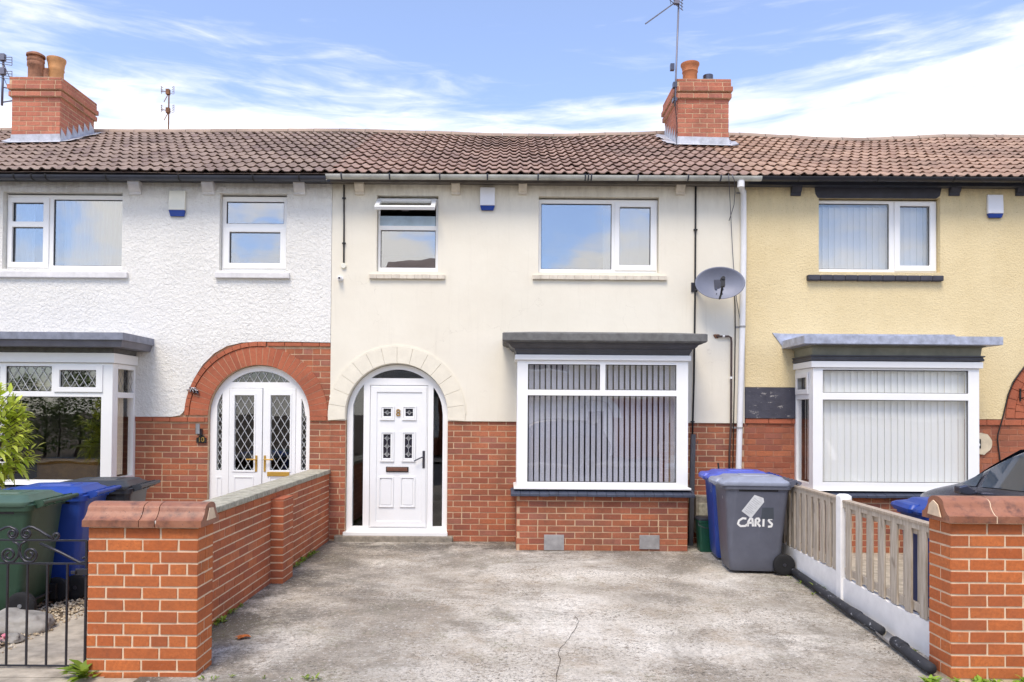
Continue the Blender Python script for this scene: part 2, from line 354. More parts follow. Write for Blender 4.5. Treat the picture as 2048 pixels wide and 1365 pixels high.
def empty(name, loc, label, cat, group=None, rz=0):
    o = bpy.data.objects.new(name, None); COL.objects.link(o); o.location = loc; o.rotation_euler = (0, 0, rz); o.empty_display_size = .2
    return tag(o, label, cat, group)
def rect(X0, X1, Z0, Z1): return [(X0, Z0), (X1, Z0), (X1, Z1), (X0, Z1)]

# bricks laid on a plane: origin o, u = along, n = outward, up = z.  rects = [(u0,u1,z0,z1)]
BH, BL = .075, .225
def bricks(mb, o, u, n, rects, phase=0, proud=.004, gap=.0085, z_base=0, bond='garden', jit=1.0):
    o = Vector(o); u = Vector(u); n = Vector(n); g = gap/2; rnd = random.Random(int(abs(o.x*77+o.y*31+phase*13)*100)+5)
    for (u0, u1, z0, z1) in rects:
        r0 = int(floor((z0-z_base)/BH+1e-6)); r1 = int(math.ceil((z1-z_base)/BH-1e-6))
        for r in range(r0, r1):
            za = max(z0, z_base+r*BH)+(g if z_base+r*BH > z0-.01 else 0); zb = min(z1, z_base+(r+1)*BH)-g
            if zb-za < .015: continue
            head = (bond == 'garden' and r % 6 == 3); Lb = BL/2 if head else BL
            off = phase+(Lb/2 if r % 2 else 0)
            k = floor((u0-off)/Lb)
            while off+k*Lb < u1-1e-4:
                e0, e1 = off+k*Lb, off+(k+1)*Lb; k += 1
                a = u0 if e0+g-u0 < .03 else e0+g; b = u1 if u1-e1+g < .03 else e1-g
                if b-a < .035: continue
                if bond == 'old' and b-a > .2 and rnd.random() < .07:
                    parts_ = [(a, a+.1), (a+.112, b)]
                else: parts_ = [(a, b)]
                for a, b in parts_:
                  j = [rnd.uniform(-.0016, .0016)*jit for _ in range(8)]; pr = proud+rnd.uniform(-.0008, .0012)*jit; c = .003
                  q = lambda uu, zz, dd: o+u*uu+n*dd+Vector((0, 0, zz))
                  vs = [q(a+j[0], za+j[1], -.004), q(b+j[2], za+j[3], -.004), q(b+j[4], zb+j[5], -.004), q(a+j[6], zb+j[7], -.004),
                        q(a+j[0]+c, za+j[1]+c, pr), q(b+j[2]-c, za+j[3]+c, pr), q(b+j[4]-c, zb+j[5]-c, pr), q(a+j[6]+c, zb+j[7]-c, pr)]
                  fs = [(4, 5, 6, 7), (0, 1, 5, 4), (1, 2, 6, 5), (2, 3, 7, 6), (3, 0, 4, 7)]
                  if u.cross(Vector((0, 0, 1))).dot(n) < 0: fs = [tuple(reversed(f)) for f in fs]
                  mb.add(vs, fs)
    return mb
def brick_block(mb, x0, x1, y0, y1, z0, z1, faces='FLR', **k):
    if 'F' in faces: bricks(mb, (x0, y0, 0), (1, 0, 0), (0, -1, 0), [(-.003, x1-x0+.003, z0, z1)], **k)
    if 'B' in faces: bricks(mb, (x0, y1, 0), (1, 0, 0), (0, 1, 0), [(-.003, x1-x0+.003, z0, z1)], **k)
    if 'R' in faces: bricks(mb, (x1, y0, 0), (0, 1, 0), (1, 0, 0), [(0, y1-y0, z0, z1)], **{**k, 'phase': k.get('phase', 0)+BL/2})
    if 'L' in faces: bricks(mb, (x0, y0, 0), (0, 1, 0), (-1, 0, 0), [(0, y1-y0, z0, z1)], **{**k, 'phase': k.get('phase', 0)+BL/2})
    return mb
def wedge(mb, cx, cz, r0, r1, a0, a1, y0, y1, n=4):
    p = [(cx+r0*cos(a0+(a1-a0)*i/n), cz+r0*sin(a0+(a1-a0)*i/n)) for i in range(n+1)]
    q = [(cx+r1*cos(a1+(a0-a1)*i/n), cz+r1*sin(a1+(a0-a1)*i/n)) for i in range(n+1)]
    l = p+q
    return mb.slab(list(reversed(l)), [], y0, y1)
def arc(cx, cz, r, a0, a1, n=24):
    return [(cx+r*cos(a0+(a1-a0)*i/n), cz+r*sin(a0+(a1-a0)*i/n)) for i in range(n+1)]
def inside(p, poly):
    x, y = p; c = False; j = len(poly)-1
    for i in range(len(poly)):
        xi, yi = poly[i]; xj, yj = poly[j]
        if (yi > y) != (yj > y) and x < (xj-xi)*(y-yi)/(yj-yi)+xi: c = not c
        j = i
    return c
def leading(mb, poly, y, dx, dz, t=.004):      # diamond leading clipped to a polygon
    xs = [p[0] for p in poly]; zs = [p[1] for p in poly]; x0, x1, z0, z1 = min(xs), max(xs), min(zs), max(zs)
    cx = (x0+x1)/2; k = dz/dx
    for sgn in (1, -1):
        span = (x1-x0)+(z1-z0)/k; nn = int(span/dx)+2
        for i in range(-nn, nn+1):
            seg = []; steps = 60
            for j in range(steps+1):
                z = z0+(z1-z0)*j/steps; x = cx+i*dx+sgn*(z-z0)/k
                if inside((x, z), poly): seg.append((x, z))
                elif seg: break
            if len(seg) > 1:
                (xa, za), (xb, zb) = seg[0], seg[-1]; mb.tube([(xa, y-(.001 if sgn > 0 else 0), za), (xb, y-(.001 if sgn > 0 else 0), zb)], t, 4, False)
    return mb
def text_mb(txt, size, depth=.004):
    cu = bpy.data.curves.new('text', 'FONT'); cu.body = txt; cu.size = size; cu.extrude = depth; cu.align_x = 'CENTER'; cu.align_y = 'CENTER'
    ob = bpy.data.objects.new('text', cu); COL.objects.link(ob); bpy.context.view_layer.update()
    me = bpy.data.meshes.new_from_object(ob.evaluated_get(bpy.context.evaluated_depsgraph_get()))
    mb = MB(); mb.v = [tuple(v.co) for v in me.vertices]; mb.f = [tuple(p.vertices) for p in me.polygons]
    bpy.data.objects.remove(ob); bpy.data.meshes.remove(me); return mb

# ---------------------------------------------------------------- ground
def sheet(name, poly, z, mat, th=0):
    mb = MB()
    if th: mb.slab([(x, y) for x, y in poly], [], 0, 0)
    mb = MB(); tri = tessellate_polygon([[Vector((x, y, 0)) for x, y in poly]])
    fs = []
    for t in tri:
        a, b, c = (poly[i] for i in t); ar = (b[0]-a[0])*(c[1]-a[1])-(b[1]-a[1])*(c[0]-a[0])
        fs.append(tuple(t) if ar > 0 else tuple(reversed(t)))
    mb.add([(x, y, z) for x, y in poly], fs)
    return tag(mb.build(name, mat), kind='structure')
def drive_mat():
    q = Mt('weathered_drive_concrete')
    a_ = q.noise(.6, 8, .66, dist=.5); base = q.ramp(a_, [(.36, lin((160, 150, 134))), (.47, lin((200, 191, 175))), (.58, lin((228, 221, 207)))])
    b_ = q.noise(2.6, 9, .78, dist=.3); base = q.mix(q.rng(b_, .5, .62, 0, .42), base, lin((166, 146, 118)))
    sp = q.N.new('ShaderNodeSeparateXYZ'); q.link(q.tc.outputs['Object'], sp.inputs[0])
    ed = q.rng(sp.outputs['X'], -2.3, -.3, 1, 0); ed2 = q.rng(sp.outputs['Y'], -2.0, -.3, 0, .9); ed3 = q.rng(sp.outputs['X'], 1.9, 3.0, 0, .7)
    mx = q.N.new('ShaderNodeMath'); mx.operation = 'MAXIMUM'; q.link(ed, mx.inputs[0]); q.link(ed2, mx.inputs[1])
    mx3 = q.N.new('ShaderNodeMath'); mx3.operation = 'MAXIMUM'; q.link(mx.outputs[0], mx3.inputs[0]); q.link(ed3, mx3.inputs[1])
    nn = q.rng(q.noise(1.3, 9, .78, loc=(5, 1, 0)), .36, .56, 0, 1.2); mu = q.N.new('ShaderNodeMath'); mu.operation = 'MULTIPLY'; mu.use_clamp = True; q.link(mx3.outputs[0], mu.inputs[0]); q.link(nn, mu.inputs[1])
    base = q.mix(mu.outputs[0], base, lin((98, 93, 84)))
    st_ = q.noise(.9, 9, .74, dist=.7, loc=(12, 3, 0)); base = q.mix(q.rng(st_, .53, .63, 0, .6), base, lin((122, 114, 100)))
    # worn pits: sharp dark specks that come in drifts
    drift = q.rng(q.noise(1.7, 6, .7, loc=(1, 9, 2)), .38, .62, .35, 1)
    for sc_, th, c_, am, lo in ((30, .53, (96, 88, 76), 1.0, (1, 4, 2)), (14, .55, (120, 104, 84), .8, (7, 4, 2)), (55, .54, (70, 64, 56), 1.0, (2, 2, 2))):
        g = q.rng(q.noise(sc_, 6, .85, loc=lo), th, th+.05, 0, am); pm = q.N.new('ShaderNodeMath'); pm.operation = 'MULTIPLY'; q.link(g, pm.inputs[0]); q.link(drift, pm.inputs[1]); base = q.mix(pm.outputs[0], base, lin(c_))
    g = q.noise(26, 7, .85, loc=(3, 1, 2)); base = q.mix(q.rng(g, .56, .62, 0, .6), base, lin((240, 237, 231)))
    g = q.noise(2.2, 6, .75, loc=(1, 7, 2)); g2 = q.noise(30, 6, .8, loc=(8, 8, 0)); pm = q.N.new('ShaderNodeMath'); pm.operation = 'MULTIPLY'; q.link(q.rng(g, .54, .68), pm.inputs[0]); q.link(q.rng(g2, .5, .56, 0, .6), pm.inputs[1])
    base = q.mix(pm.outputs[0], base, lin((110, 112, 72)))
    q.col(base); q.bump(q.noise(60, 7, .85), .9, .008); q.bump(q.noise(7, 6, .6), .5, .02); return q.end(.95)
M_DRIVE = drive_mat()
M_PATH = plain('path_concrete', (176, 166, 148), .95, var=.4, vs=8, bs=120, bk=.9)
M_ASPH = plain('road_asphalt', (72, 72, 74), .95, var=.25, vs=8, bs=140, bk=1)
M_EARTH = plain('garden_earth', (98, 84, 66), .95, var=.4, vs=10, bs=60, bk=1)
M_PAVE = plain('pavement_flags', (140, 136, 128), .95, var=.3, vs=6, bs=120, bk=.8)
sheet('ground', [(-300, -300), (300, -300), (300, 300), (-300, 300)], -.06, M_EARTH)
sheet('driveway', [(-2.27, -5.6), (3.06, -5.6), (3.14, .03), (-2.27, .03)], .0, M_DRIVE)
sheet('pavement', [(-14, -7.2), (14, -7.2), (14, -4.98), (-14, -4.98)], -.004, M_PATH)
sheet('road', [(-60, -14.8), (60, -14.8), (60, -7.2), (-60, -7.2)], -.05, M_ASPH)
sheet('far_pavement', [(-60, -16.8), (60, -16.8), (60, -14.8), (-60, -14.8)], .02, M_PAVE)
sheet('path', [(-3.5, -4.98), (-2.49, -4.98), (-2.49, .03), (-3.5, .03)], -.002, M_PATH)
sheet('neighbour_driveway', [(3.06, -4.98), (8.4, -4.98), (8.4, .03), (3.14, .03)], -.003, M_PATH)
sheet('garden_bed', [(-7.6, -4.98), (-3.5, -4.98), (-3.5, .03), (-7.6, .03)], -.012, M_EARTH)
# crack across the drive
cp = [(1150, 1232), (1158, 1243), (1152, 1258), (1140, 1275), (1130, 1288), (1120, 1297), (1117, 1308), (1121, 1322), (1116, 1340), (1113, 1362), (1108, 1380)]
gp = []
for a_, b_ in zip(cp, cp[1:]):
    for k in range(4):
        t = k/4; x, y = G(a_[0]+(b_[0]-a_[0])*t+random.uniform(-1.3, 1.3), a_[1]+(b_[1]-a_[1])*t); gp.append((x, y))
mb = MB(); vs = []
for i, (x, y) in enumerate(gp):
    wd = .001+.0018*random.random(); vs += [(x-wd, y, .003), (x+wd, y, .003)]
mb.add(vs, [(2*i, 2*i+1, 2*i+3, 2*i+2) for i in range(len(gp)-1)])
tag(mb.build('crack', plain('crack_dirt', (70, 62, 54), .95)), kind='structure')

# ---------------------------------------------------------------- houses
XB = [W(-170, 600)[0], W(663, 600)[0], W(1489, 600)[0], W(2318, 600)[0]]
ZT = 4.66                      # top of the walls
YE, ZE, YR = -.24, 4.665, 3.1; TANP = .5
RIDGE_PX = [(-200, 258), (0, 259), (250, 262), (700, 261), (850, 265), (1000, 270), (1100, 271), (1250, 268), (1340, 265), (1480, 269), (1560, 273), (1650, 278), (1720, 279), (1800, 276), (1880, 272), (2048, 273), (2300, 272)]
RZ = [W(x, y+6, YR) for x, y in RIDGE_PX]
def ridge_z(x):
    if x <= RZ[0][0]: return RZ[0][1]
    for (a, za), (b, zb) in zip(RZ, RZ[1:]):
        if x <= b:
            t = (x-a)/(b-a); t = t*t*(3-2*t); return za+(zb-za)*t
    return RZ[-1][1]
def slope_pt(x, s, h):         # s 0..1 eave to ridge, h off the slope
    zr = ridge_z(x); dz = zr-ZE; L_ = sqrt((YR-YE)**2+dz*dz); c_, s_ = (YR-YE)/L_, dz/L_
    lift = .012*sin(x*2.1+s*3)+.008*sin(x*5.3+1)
    return (x, YE+s*(YR-YE)-h*s_, ZE+s*dz+h*c_+lift*sin(pi*min(1, s+.1)))
def roof(parent, o, xa, xb, mat):
    mb = MB(); rows = 12; pw = .1375; rnd = random.Random(3)
    k0 = int(math.ceil(xa/pw-1e-6)); k1 = int(floor(xb/pw+1e-6)); g = 1/rows; ns = 9
    cols = [(k*pw, (k+1)*pw) for k in range(k0, k1)]
    if k0*pw-xa > .01: cols.insert(0, (xa, k0*pw))
    if xb-k1*pw > .01: cols.append((k1*pw, xb))
    for r in range(rows):
        for (a_, b_) in cols:
            j = rnd.uniform(-.004, .004); js = rnd.uniform(-.006, .006)
            n = ns if b_-a_ > .1 else 5; lo, up, bt, un = [], [], [], []
            for i in range(n):
                x = a_+(b_-a_)*i/(n-1); u = (x/pw) % 1
                if i == n-1 and abs(u) < 1e-4: u = 1
                h = .027*(.5-.5*cos(2*pi*u/.62))**.75 if u < .62 else .001
                s0 = max(0, r*g+js*.3); s1 = min(1, (r+1)*g+.012)
                lo.append(slope_pt(x, s0, h+.034+j)); up.append(slope_pt(x, s1, h+.004+j)); bt.append(slope_pt(x, s0+.001, h+.034+j-.012)); un.append(slope_pt(x, s0+.35*g, h+.031+j-.015))
            vs = lo+up+bt+un
            fs = [(i, i+1, n+i+1, n+i) for i in range(n-1)]+[(2*n+i, 2*n+i+1, i+1, i) for i in range(n-1)]+[(3*n+i, 3*n+i+1, 2*n+i+1, 2*n+i) for i in range(n-1)]
            mb.add(vs, fs)
    ro = mb.build('roof', mat, parent, o, angle=50)
    # battens and rear slope
    mb = MB(); n = 20
    for i in range(n):
        x0, x1 = xa+(xb-xa)*i/n, xa+(xb-xa)*(i+1)/n
        A, B, C_, D_ = slope_pt(x0, 0, 0), slope_pt(x1, 0, 0), slope_pt(x1, 1, 0), slope_pt(x0, 1, 0)
        mb.add([A, B, C_, D_, (x1, 6.44, ZE), (x0, 6.44, ZE)], [(0, 1, 2, 3), (3, 2, 4, 5)])
    mb.build('rear_slope', M_T10, ro, o)
    mb = MB(); x = xa+.0
    while x < xb-.02:
        x1 = min(xb, x+.43); rings = []
        for t in range(3):
            xx = x+(x1-x)*t/2; zc = ridge_z(xx)-.035
            rings.append([(xx, YR+.12*cos(pi*k/10), zc+.02+.085*sin(pi*k/10)*(1.04 if t == 0 else 1)) for k in range(11)])
        mb.loft(rings, cap=False, closed=False); x = x1+.006
    mb.build('ridge_tile', M_RIDGE, ro, o, smooth=True)
    mb = MB(); N_ = 50
    for i in range(N_):     # mortar bedding under the ridge tiles
        x0, x1 = xa+(xb-xa)*i/N_, xa+(xb-xa)*(i+1)/N_
        for yy, sg in ((YR-.125, -1), (YR+.125, 1)):
            z0, z1 = ridge_z(x0), ridge_z(x1)
            mb.add([(x0, yy, z0-.13), (x1, yy, z1-.13), (x1, YR+sg*.1, z1+.005), (x0, YR+sg*.1, z0+.005)], [(0, 1, 2, 3)])
    mb.build('ridge_mortar', M_FLAUN, ro, o)
    return ro
def gutter(parent, o, xa, xb, za, zb, mat, br, step=.95, r=.052, brk=None):
    mb = MB(); rings = []; n = 12
    for t in range(2):
        x = (xa, xb)[t]; z = (za, zb)[t]
        out = [(x, -.27-r*cos(pi*k/n), z-r*sin(pi*k/n)) for k in range(n+1)]
        inn = [(x, -.27-(r-.006)*cos(pi*k/n), z-(r-.006)*sin(pi*k/n)) for k in range(n, -1, -1)]
        rings.append(out+inn)
    mb.loft(rings); g = mb.build('gutter', mat, parent, o, angle=50)
    xs = brk if brk else [xa+.35+step*i for i in range(int((xb-xa)/step)+1)]
    for x in xs:
        if x > xb-.05: continue
        z = za+(zb-za)*(x-xa)/(xb-xa); q = MB(); rr = []
        for xx in (x-.009, x+.009):
            rr.append([(xx, -.27-(r+.006)*cos(pi*k/n), z+.012-(r+.018)*sin(pi*k/n)) for k in range(n+1)]+[(xx, -.27-(r-.002)*cos(pi*k/n), z-(r-.002)*sin(pi*k/n)) for k in range(n, -1, -1)])
        q.loft(rr); q.build('gutter_bracket', br, g, o)
    return g
def eaves(parent, o, xa, xb, m):
    mb = MB().box(xa, xb, -.145, -.12, 4.60, 4.70); mb.box(xa, xb, -.12, .0, 4.605, 4.62); return mb.build('fascia_board', m, parent, o)
def corbel(parent, o, px0, px1, mat, y0=368, y1=389):
    X0, X1, Z0, Z1 = RW(px0, y0, px1, y1, -.06); w_ = X1-X0
    mb = MB()
    prof = [(0, Z0), (-.05, Z0), (-.05, Z0+.035), (-.06, Z0+.04), (-.075, Z0+.055), (-.115, Z1), (-.118, Z1+.06), (0, Z1+.06)]
    mb.loft([[(x, y, z) for y, z in prof] for x in (X0, X1)]); return mb.build('corbel', mat, parent, o, bevel=.003)
def airbrick(parent, o, px, mat):
    X0, X1, Z0, Z1 = RW(*px, -.008); holes = []; nx, nz = 6, 4; dx, dz = (X1-X0)/nx, (Z1-Z0)/nz
    for i in range(nx):
        for j in range(nz):
            cx, cz = X0+dx*(i+.5), Z0+dz*(j+.5); holes.append(rect(cx-dx*.22, cx+dx*.22, cz-dz*.22, cz+dz*.22))
    ob = MB().slab(rect(X0, X1, Z0, Z1), holes, -.010, -.002).build('air_brick', mat, parent, o)
    MB().box(X0+.003, X1-.003, -.0035, -.0015, Z0+.003, Z1-.003).build('vent_opening', M_BLACK, ob, o)
def ring_frame(mb, r, w_, y0, y1):            # a rectangular ring outside rect r by width w_
    X0, X1, Z0, Z1 = r; return mb.slab(rect(X0-w_, X1+w_, Z0-w_, Z1+w_), [rect(X0, X1, Z0, Z1)], y0, y1)
def window(parent, o, outer, lights, sashes, Y=.055, gl=M_GLASS_UP):
    R_ = RW(*outer, Y); ls = [RW(*l, Y) for l in lights]
    ob = MB().slab(rect(*R_), [rect(*l) for l in ls], Y, Y+.06).build('window', M_UPVC, parent, o, bevel=.005)
    for s_, l in sashes:
        q = MB().slab(rect(*RW(*s_, Y)), [rect(*RW(*l, Y))], Y-.016, Y-.0015).build('sash', M_UPVC, ob, o, bevel=.005)
    for l in ls:
        MB().box(l[0]-.01, l[1]+.01, Y+.025, Y+.031, l[2]-.01, l[3]+.01).build('pane', gl, ob, o)
        mb = MB(); ring_frame(mb, (l[0]+.006, l[1]-.006, l[2]+.006, l[3]-.006), .0055, Y+.012, Y+.024); mb.build('gasket', M_BLACK, ob, o)
    return ob, R_
def slats(name, mat, parent, o, xa, xb, z0, z1, y, pitch, width, ang, axis='x'):
    mb = MB(); n = int((xb-xa)/pitch)
    for i in range(n+1):
        c = xa+pitch*(i+.5); a_ = radians(ang+random.uniform(-2.5, 2.5))
        if c > xb: break
        pts = []
        for k in range(5):
            t = (k/4-.5)*width; cur = .006*(1-(2*k/4-1)**2)
            pts.append((t*cos(a_)-cur*sin(a_), t*sin(a_)+cur*cos(a_)))
        if axis == 'x': lo = [(c+p, y+q_, z0) for p, q_ in pts]; hi = [(c+p, y+q_, z1) for p, q_ in pts]
        else: lo = [(y+q_, c+p, z0) for p, q_ in pts]; hi = [(y+q_, c+p, z1) for p, q_ in pts]
        mb.add(lo+hi, [(k, k+1, 5+k+1, 5+k) for k in range(4)])
    ob = mb.build(name, mat, parent, o, smooth=True); return ob
def drape(name, mat, parent, o, xa, xb, z0, z1, y, amp=.02, waves=12, fn=None, axis='x'):
    n = waves*8; vs = []; rws = 10
    for j in range(rws+1):
        z = z0+(z1-z0)*j/rws
        for i in range(n+1):
            t = i/n; x = xa+(xb-xa)*t
            if fn: x = fn(t, (z-z0)/(z1-z0))
            d = amp*sin(t*waves*2*pi+.6*sin(t*17))
            vs.append((x, y+d, z) if axis == 'x' else (y+d, x, z))
    fs = [(j*(n+1)+i, j*(n+1)+i+1, (j+1)*(n+1)+i+1, (j+1)*(n+1)+i) for j in range(rws) for i in range(n)]
    return MB().add(vs, fs).build(name, mat, parent, o, smooth=True)
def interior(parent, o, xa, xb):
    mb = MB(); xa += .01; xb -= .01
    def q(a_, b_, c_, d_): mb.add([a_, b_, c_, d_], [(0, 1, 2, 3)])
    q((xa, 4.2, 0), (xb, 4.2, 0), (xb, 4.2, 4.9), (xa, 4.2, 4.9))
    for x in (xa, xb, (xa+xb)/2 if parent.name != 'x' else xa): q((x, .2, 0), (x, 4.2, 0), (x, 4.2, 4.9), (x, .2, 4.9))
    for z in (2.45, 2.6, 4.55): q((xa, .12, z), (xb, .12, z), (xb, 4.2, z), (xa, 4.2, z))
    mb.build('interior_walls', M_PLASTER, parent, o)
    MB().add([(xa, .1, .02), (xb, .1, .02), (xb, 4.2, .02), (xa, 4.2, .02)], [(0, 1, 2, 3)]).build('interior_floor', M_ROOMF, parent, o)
def shell(parent, o, xa, xb, mat):
    mb = MB().box(xa+.002, xb-.002, 6.1, 6.3, 0, ZT); mb.box(xa+.002, xa+.1, 4.21, 6.1, 0, ZT); mb.box(xb-.1, xb-.002, 4.21, 6.1, 0, ZT)
    mb.build('rear_wall', mat, parent, o)
BD = .58                                   # depth of the box bays
def profile_band(x0, x1, yf, prof):        # moulding round three sides of a bay; prof = [(overhang, z)], closed with a top
    mb = MB(); rings = []
    for ov, z in prof: rings.append([(x0-ov, 0, z), (x0-ov, yf-ov, z), (x1+ov, yf-ov, z), (x1+ov, 0, z)])
    n = 4; vs = [p for r in rings for p in r]
    fs = [(i*n+k, i*n+k+1, (i+1)*n+k+1, (i+1)*n+k) for i in range(len(rings)-1) for k in range(3)]
    fs += [(0, 3, 2, 1), tuple((len(rings)-1)*n+k for k in range(4))]
    return mb.add(vs, fs)
def bay(parent, o, fx, zs, holes_px, side_holes, cornice, base_mat, sill_mat, sashes=(), gl=M_GLASS, fascia_mat=None):
    # fx: X0,X1 of bay front; zs: (sill z, frame bottom, frame top, fascia top)
    X0, X1 = fx; zsill, zb, zt, zf = zs; Y = -BD
    hs = [rect(*RW(*h, Y)) for h in holes_px]
    mb = MB().slab(rect(X0, X1, zb, zt), hs, Y, Y+.07)
    # side frames (posts, rails) at both returns
    for x, s in ((X0, 1), (X1, -1)):
        a_, b_ = (x, x+.07*s) if s > 0 else (x-.07, x)
        mb.box(a_, b_, Y+.0702, Y+.13, zb, zt); mb.box(a_, b_, -.06, 0, zb, zt)
        mb.box(a_, b_, Y+.13, -.06, zb, zb+.07); mb.box(a_, b_, Y+.13, -.06, zt-.06, zt)
        zm = side_holes; mb.box(a_, b_, Y+.13, -.06, zm-.035, zm+.035)
    ob = mb.build('bay_window', M_UPVC, parent, o, bevel=.005)
    for s_, l in sashes:
        MB().slab(rect(*RW(*s_, Y)), [rect(*RW(*l, Y))], Y-.016, Y-.0015).build('sash', M_UPVC, ob, o, bevel=.005)
    for h in hs:
        (a_, c_), (b_, _), (_, d_), _ = h[0], h[1], h[2], h[3]
        MB().box(a_-.01, b_+.01, Y+.032, Y+.038, c_-.01, d_+.01).build('pane', gl, ob, o)
        q = MB(); ring_frame(q, (a_+.006, b_-.006, c_+.006, d_-.006), .0055, Y+.014, Y+.03); q.build('gasket', M_BLACK, ob, o)
    for x, s in ((X0+.03, 1), (X1-.036, -1)):
        for za, zc in ((zb+.06, side_holes-.03), (side_holes+.03, zt-.05)):
            MB().box(x, x+.006, Y+.12, -.05, za, zc).build('side_pane', M_GLASS6, ob, o)
    # fascia
    profile_band(X0, X1, Y, [(.015, zt+.002), (.03, zt+.004), (.03, zf), (.0, zf)]).build('fascia', M_UPVC, ob, o, bevel=.004)
    # cill board of the frame
    profile_band(X0, X1, Y, [(.0, zsill+.004), (.035, zsill+.004), (.035, zb-.008), (.0, zb-.001)]).build('cill', M_UPVC, ob, o, bevel=.004)
    # tile sill: individual tiles
    mb = MB(); x = X0-.07
    while x < X1+.07-.01:
        x1 = min(X1+.07, x+.115); j = random.uniform(-.002, .002)
        P = [(Y-.085, zsill-.075), (Y-.085, zsill-.045), (Y+.06, zsill), (Y+.06, zsill-.05), (Y-.01, zsill-.085)]
        mb.loft([[(x+.0015, a_+j, b_+j) for a_, b_ in P], [(x1-.0015, a_+j, b_+j) for a_, b_ in P]]); x = x1
    for xs, sg in ((X0, -1), (X1, 1)):
        P = [(xs+sg*.07, zsill-.078), (xs+sg*.07, zsill-.045), (xs-sg*.06, zsill-.002), (xs-sg*.06, zsill-.078)]
        mb.loft([[(a_, Y+.062, b_) for a_, b_ in P], [(a_, -.002, b_) for a_, b_ in P]])
    mb.build('sill', sill_mat, ob, o, bevel=.003)
    # brick base
    core = MB().box(X0+.004, X1-.004, Y+.004, 0, -.02, zsill-.05); core.build('mortar_bed', MM_FAC, ob, o)
    q = brick_block(MB(), X0+.004, X1-.004, Y+.004, -.001, 0, zsill-.078, faces='FLR', phase=.03, bond='old'); q.build('brick_base', base_mat, ob, o)
    cornice(ob, X0, X1, Y, zf)
    return ob

# wall front with openings
def arch_loop(cx, cz, r, z0): return [(cx-r, z0), (cx+r, z0)]+arc(cx, cz, r, 0, pi, 28)

# ======== house 8 (middle) ========
o8 = ((XB[1]+XB[2])/2, 0, 0)
h8 = empty('terraced_house', o8, 'middle terraced house in cream render with a single white arched door numbered 8', 'house', 'terraced houses')
DCX, DCZ = W(795, 830, .06); DR = 101.5/155*(9.74/9.68)
BX8 = (RW(1034, 740, 1376, 980, -BD)[0], RW(1034, 740, 1376, 980, -BD)[1])
Z8 = dict(sill=W(1205, 981, -BD-.05)[1], fb=W(1205, 974, -BD)[1], ft=W(1205, 722, -BD)[1], fa=W(1205, 711, -BD)[1])
zr8 = W(950, 843)[1]
w8a = (756, 398, 877, 546); w8b = (1077, 400, 1315, 548)
R8a, R8b = RW(*w8a, .055), RW(*w8b, .055)
def grow(r, t=.003, top=.02, bot=.0): return rect(r[0]-t, r[1]+t, r[2]-bot, r[3]+top)
bayhole8 = rect(BX8[0]+.1, BX8[1]-.1, Z8['sill']-.02, Z8['fa']-.05)
door8hole = [(DCX-DR, zr8), (DCX+DR, zr8)]+arc(DCX, DCZ, DR, 0, pi, 30)
bh = rect(BX8[0]+.1, BX8[1]-.1, zr8+.0, Z8['fa']-.05)
# upper rendered wall (outline goes round door arch and bay opening as notches)
out = [(XB[1]+.002, zr8), (DCX-DR, zr8)]+arc(DCX, DCZ, DR, pi, 0, 30)+[(DCX+DR, zr8), (BX8[0]+.1, zr8), (BX8[0]+.1, Z8['fa']-.05), (BX8[1]-.1, Z8['fa']-.05), (BX8[1]-.1, zr8), (XB[2]-.002, zr8), (XB[2]-.002, ZT), (XB[1]+.002, ZT)]
out = [p for i, p in enumerate(out) if i == 0 or (abs(p[0]-out[i-1][0])+abs(p[1]-out[i-1][1])) > 1e-5]
MB().slab(out, [grow(R8a), grow(R8b)], -.022, .2).build('rendered_wall', M_R8, h8, o8)
# lower brick wall
low_out = [(XB[1], -.05), (DCX-DR, -.05), (DCX-DR, zr8-.002), (XB[1], zr8-.002)]
wl = MB().slab(low_out, [], .004, .2).build('brick_wall', MM_FAC, h8, o8)
def bw8(p): MB().slab(p, [], .004, .2).build('brick_wall', MM_FAC, h8, o8)
bw8([(DCX+DR, -.05), (BX8[0]+.1, -.05), (BX8[0]+.1, zr8-.002), (DCX+DR, zr8-.002)])
bw8([(BX8[0]+.1, -.05), (BX8[1]-.1, -.05), (BX8[1]-.1, Z8['sill']-.04), (BX8[0]+.1, Z8['sill']-.04)])
bw8([(BX8[1]-.1, -.05), (XB[2], -.05), (XB[2], zr8-.002), (BX8[1]-.1, zr8-.002)])
for rc_ in [(0, DCX-DR-XB[1], .02, zr8), (DCX+DR-XB[1], BX8[0]-XB[1], .0, zr8), (BX8[1]-XB[1], XB[2]-XB[1], 0, zr8)]:
    bricks(MB(), (XB[1], .004, 0), (1, 0, 0), (0, -1, 0), [rc_], phase=.02, bond='old').build('brick_facing', MB_FAC, wl, o8)
# arch stones
mb = MB(); r1 = 137/155; nst = 14
for i in range(nst):
    a0 = -.09+(pi+.18)*i/nst+.002; a1 = -.09+(pi+.18)*(i+1)/nst-.002
    if i == nst-1: a1 -= .0
    wedge(mb, DCX, DCZ, DR+.006, r1, a0, a1, -.034, -.0205, 5)
mb.build('arch_stone', M_R8A, h8, o8, bevel=.003)
mb = MB(); wedge(mb, DCX, DCZ, r1-.012, r1+.012, .02, pi-.25, -.032, -.0215, 40); mb.build('arch_moulding', M_R8A, h8, o8)
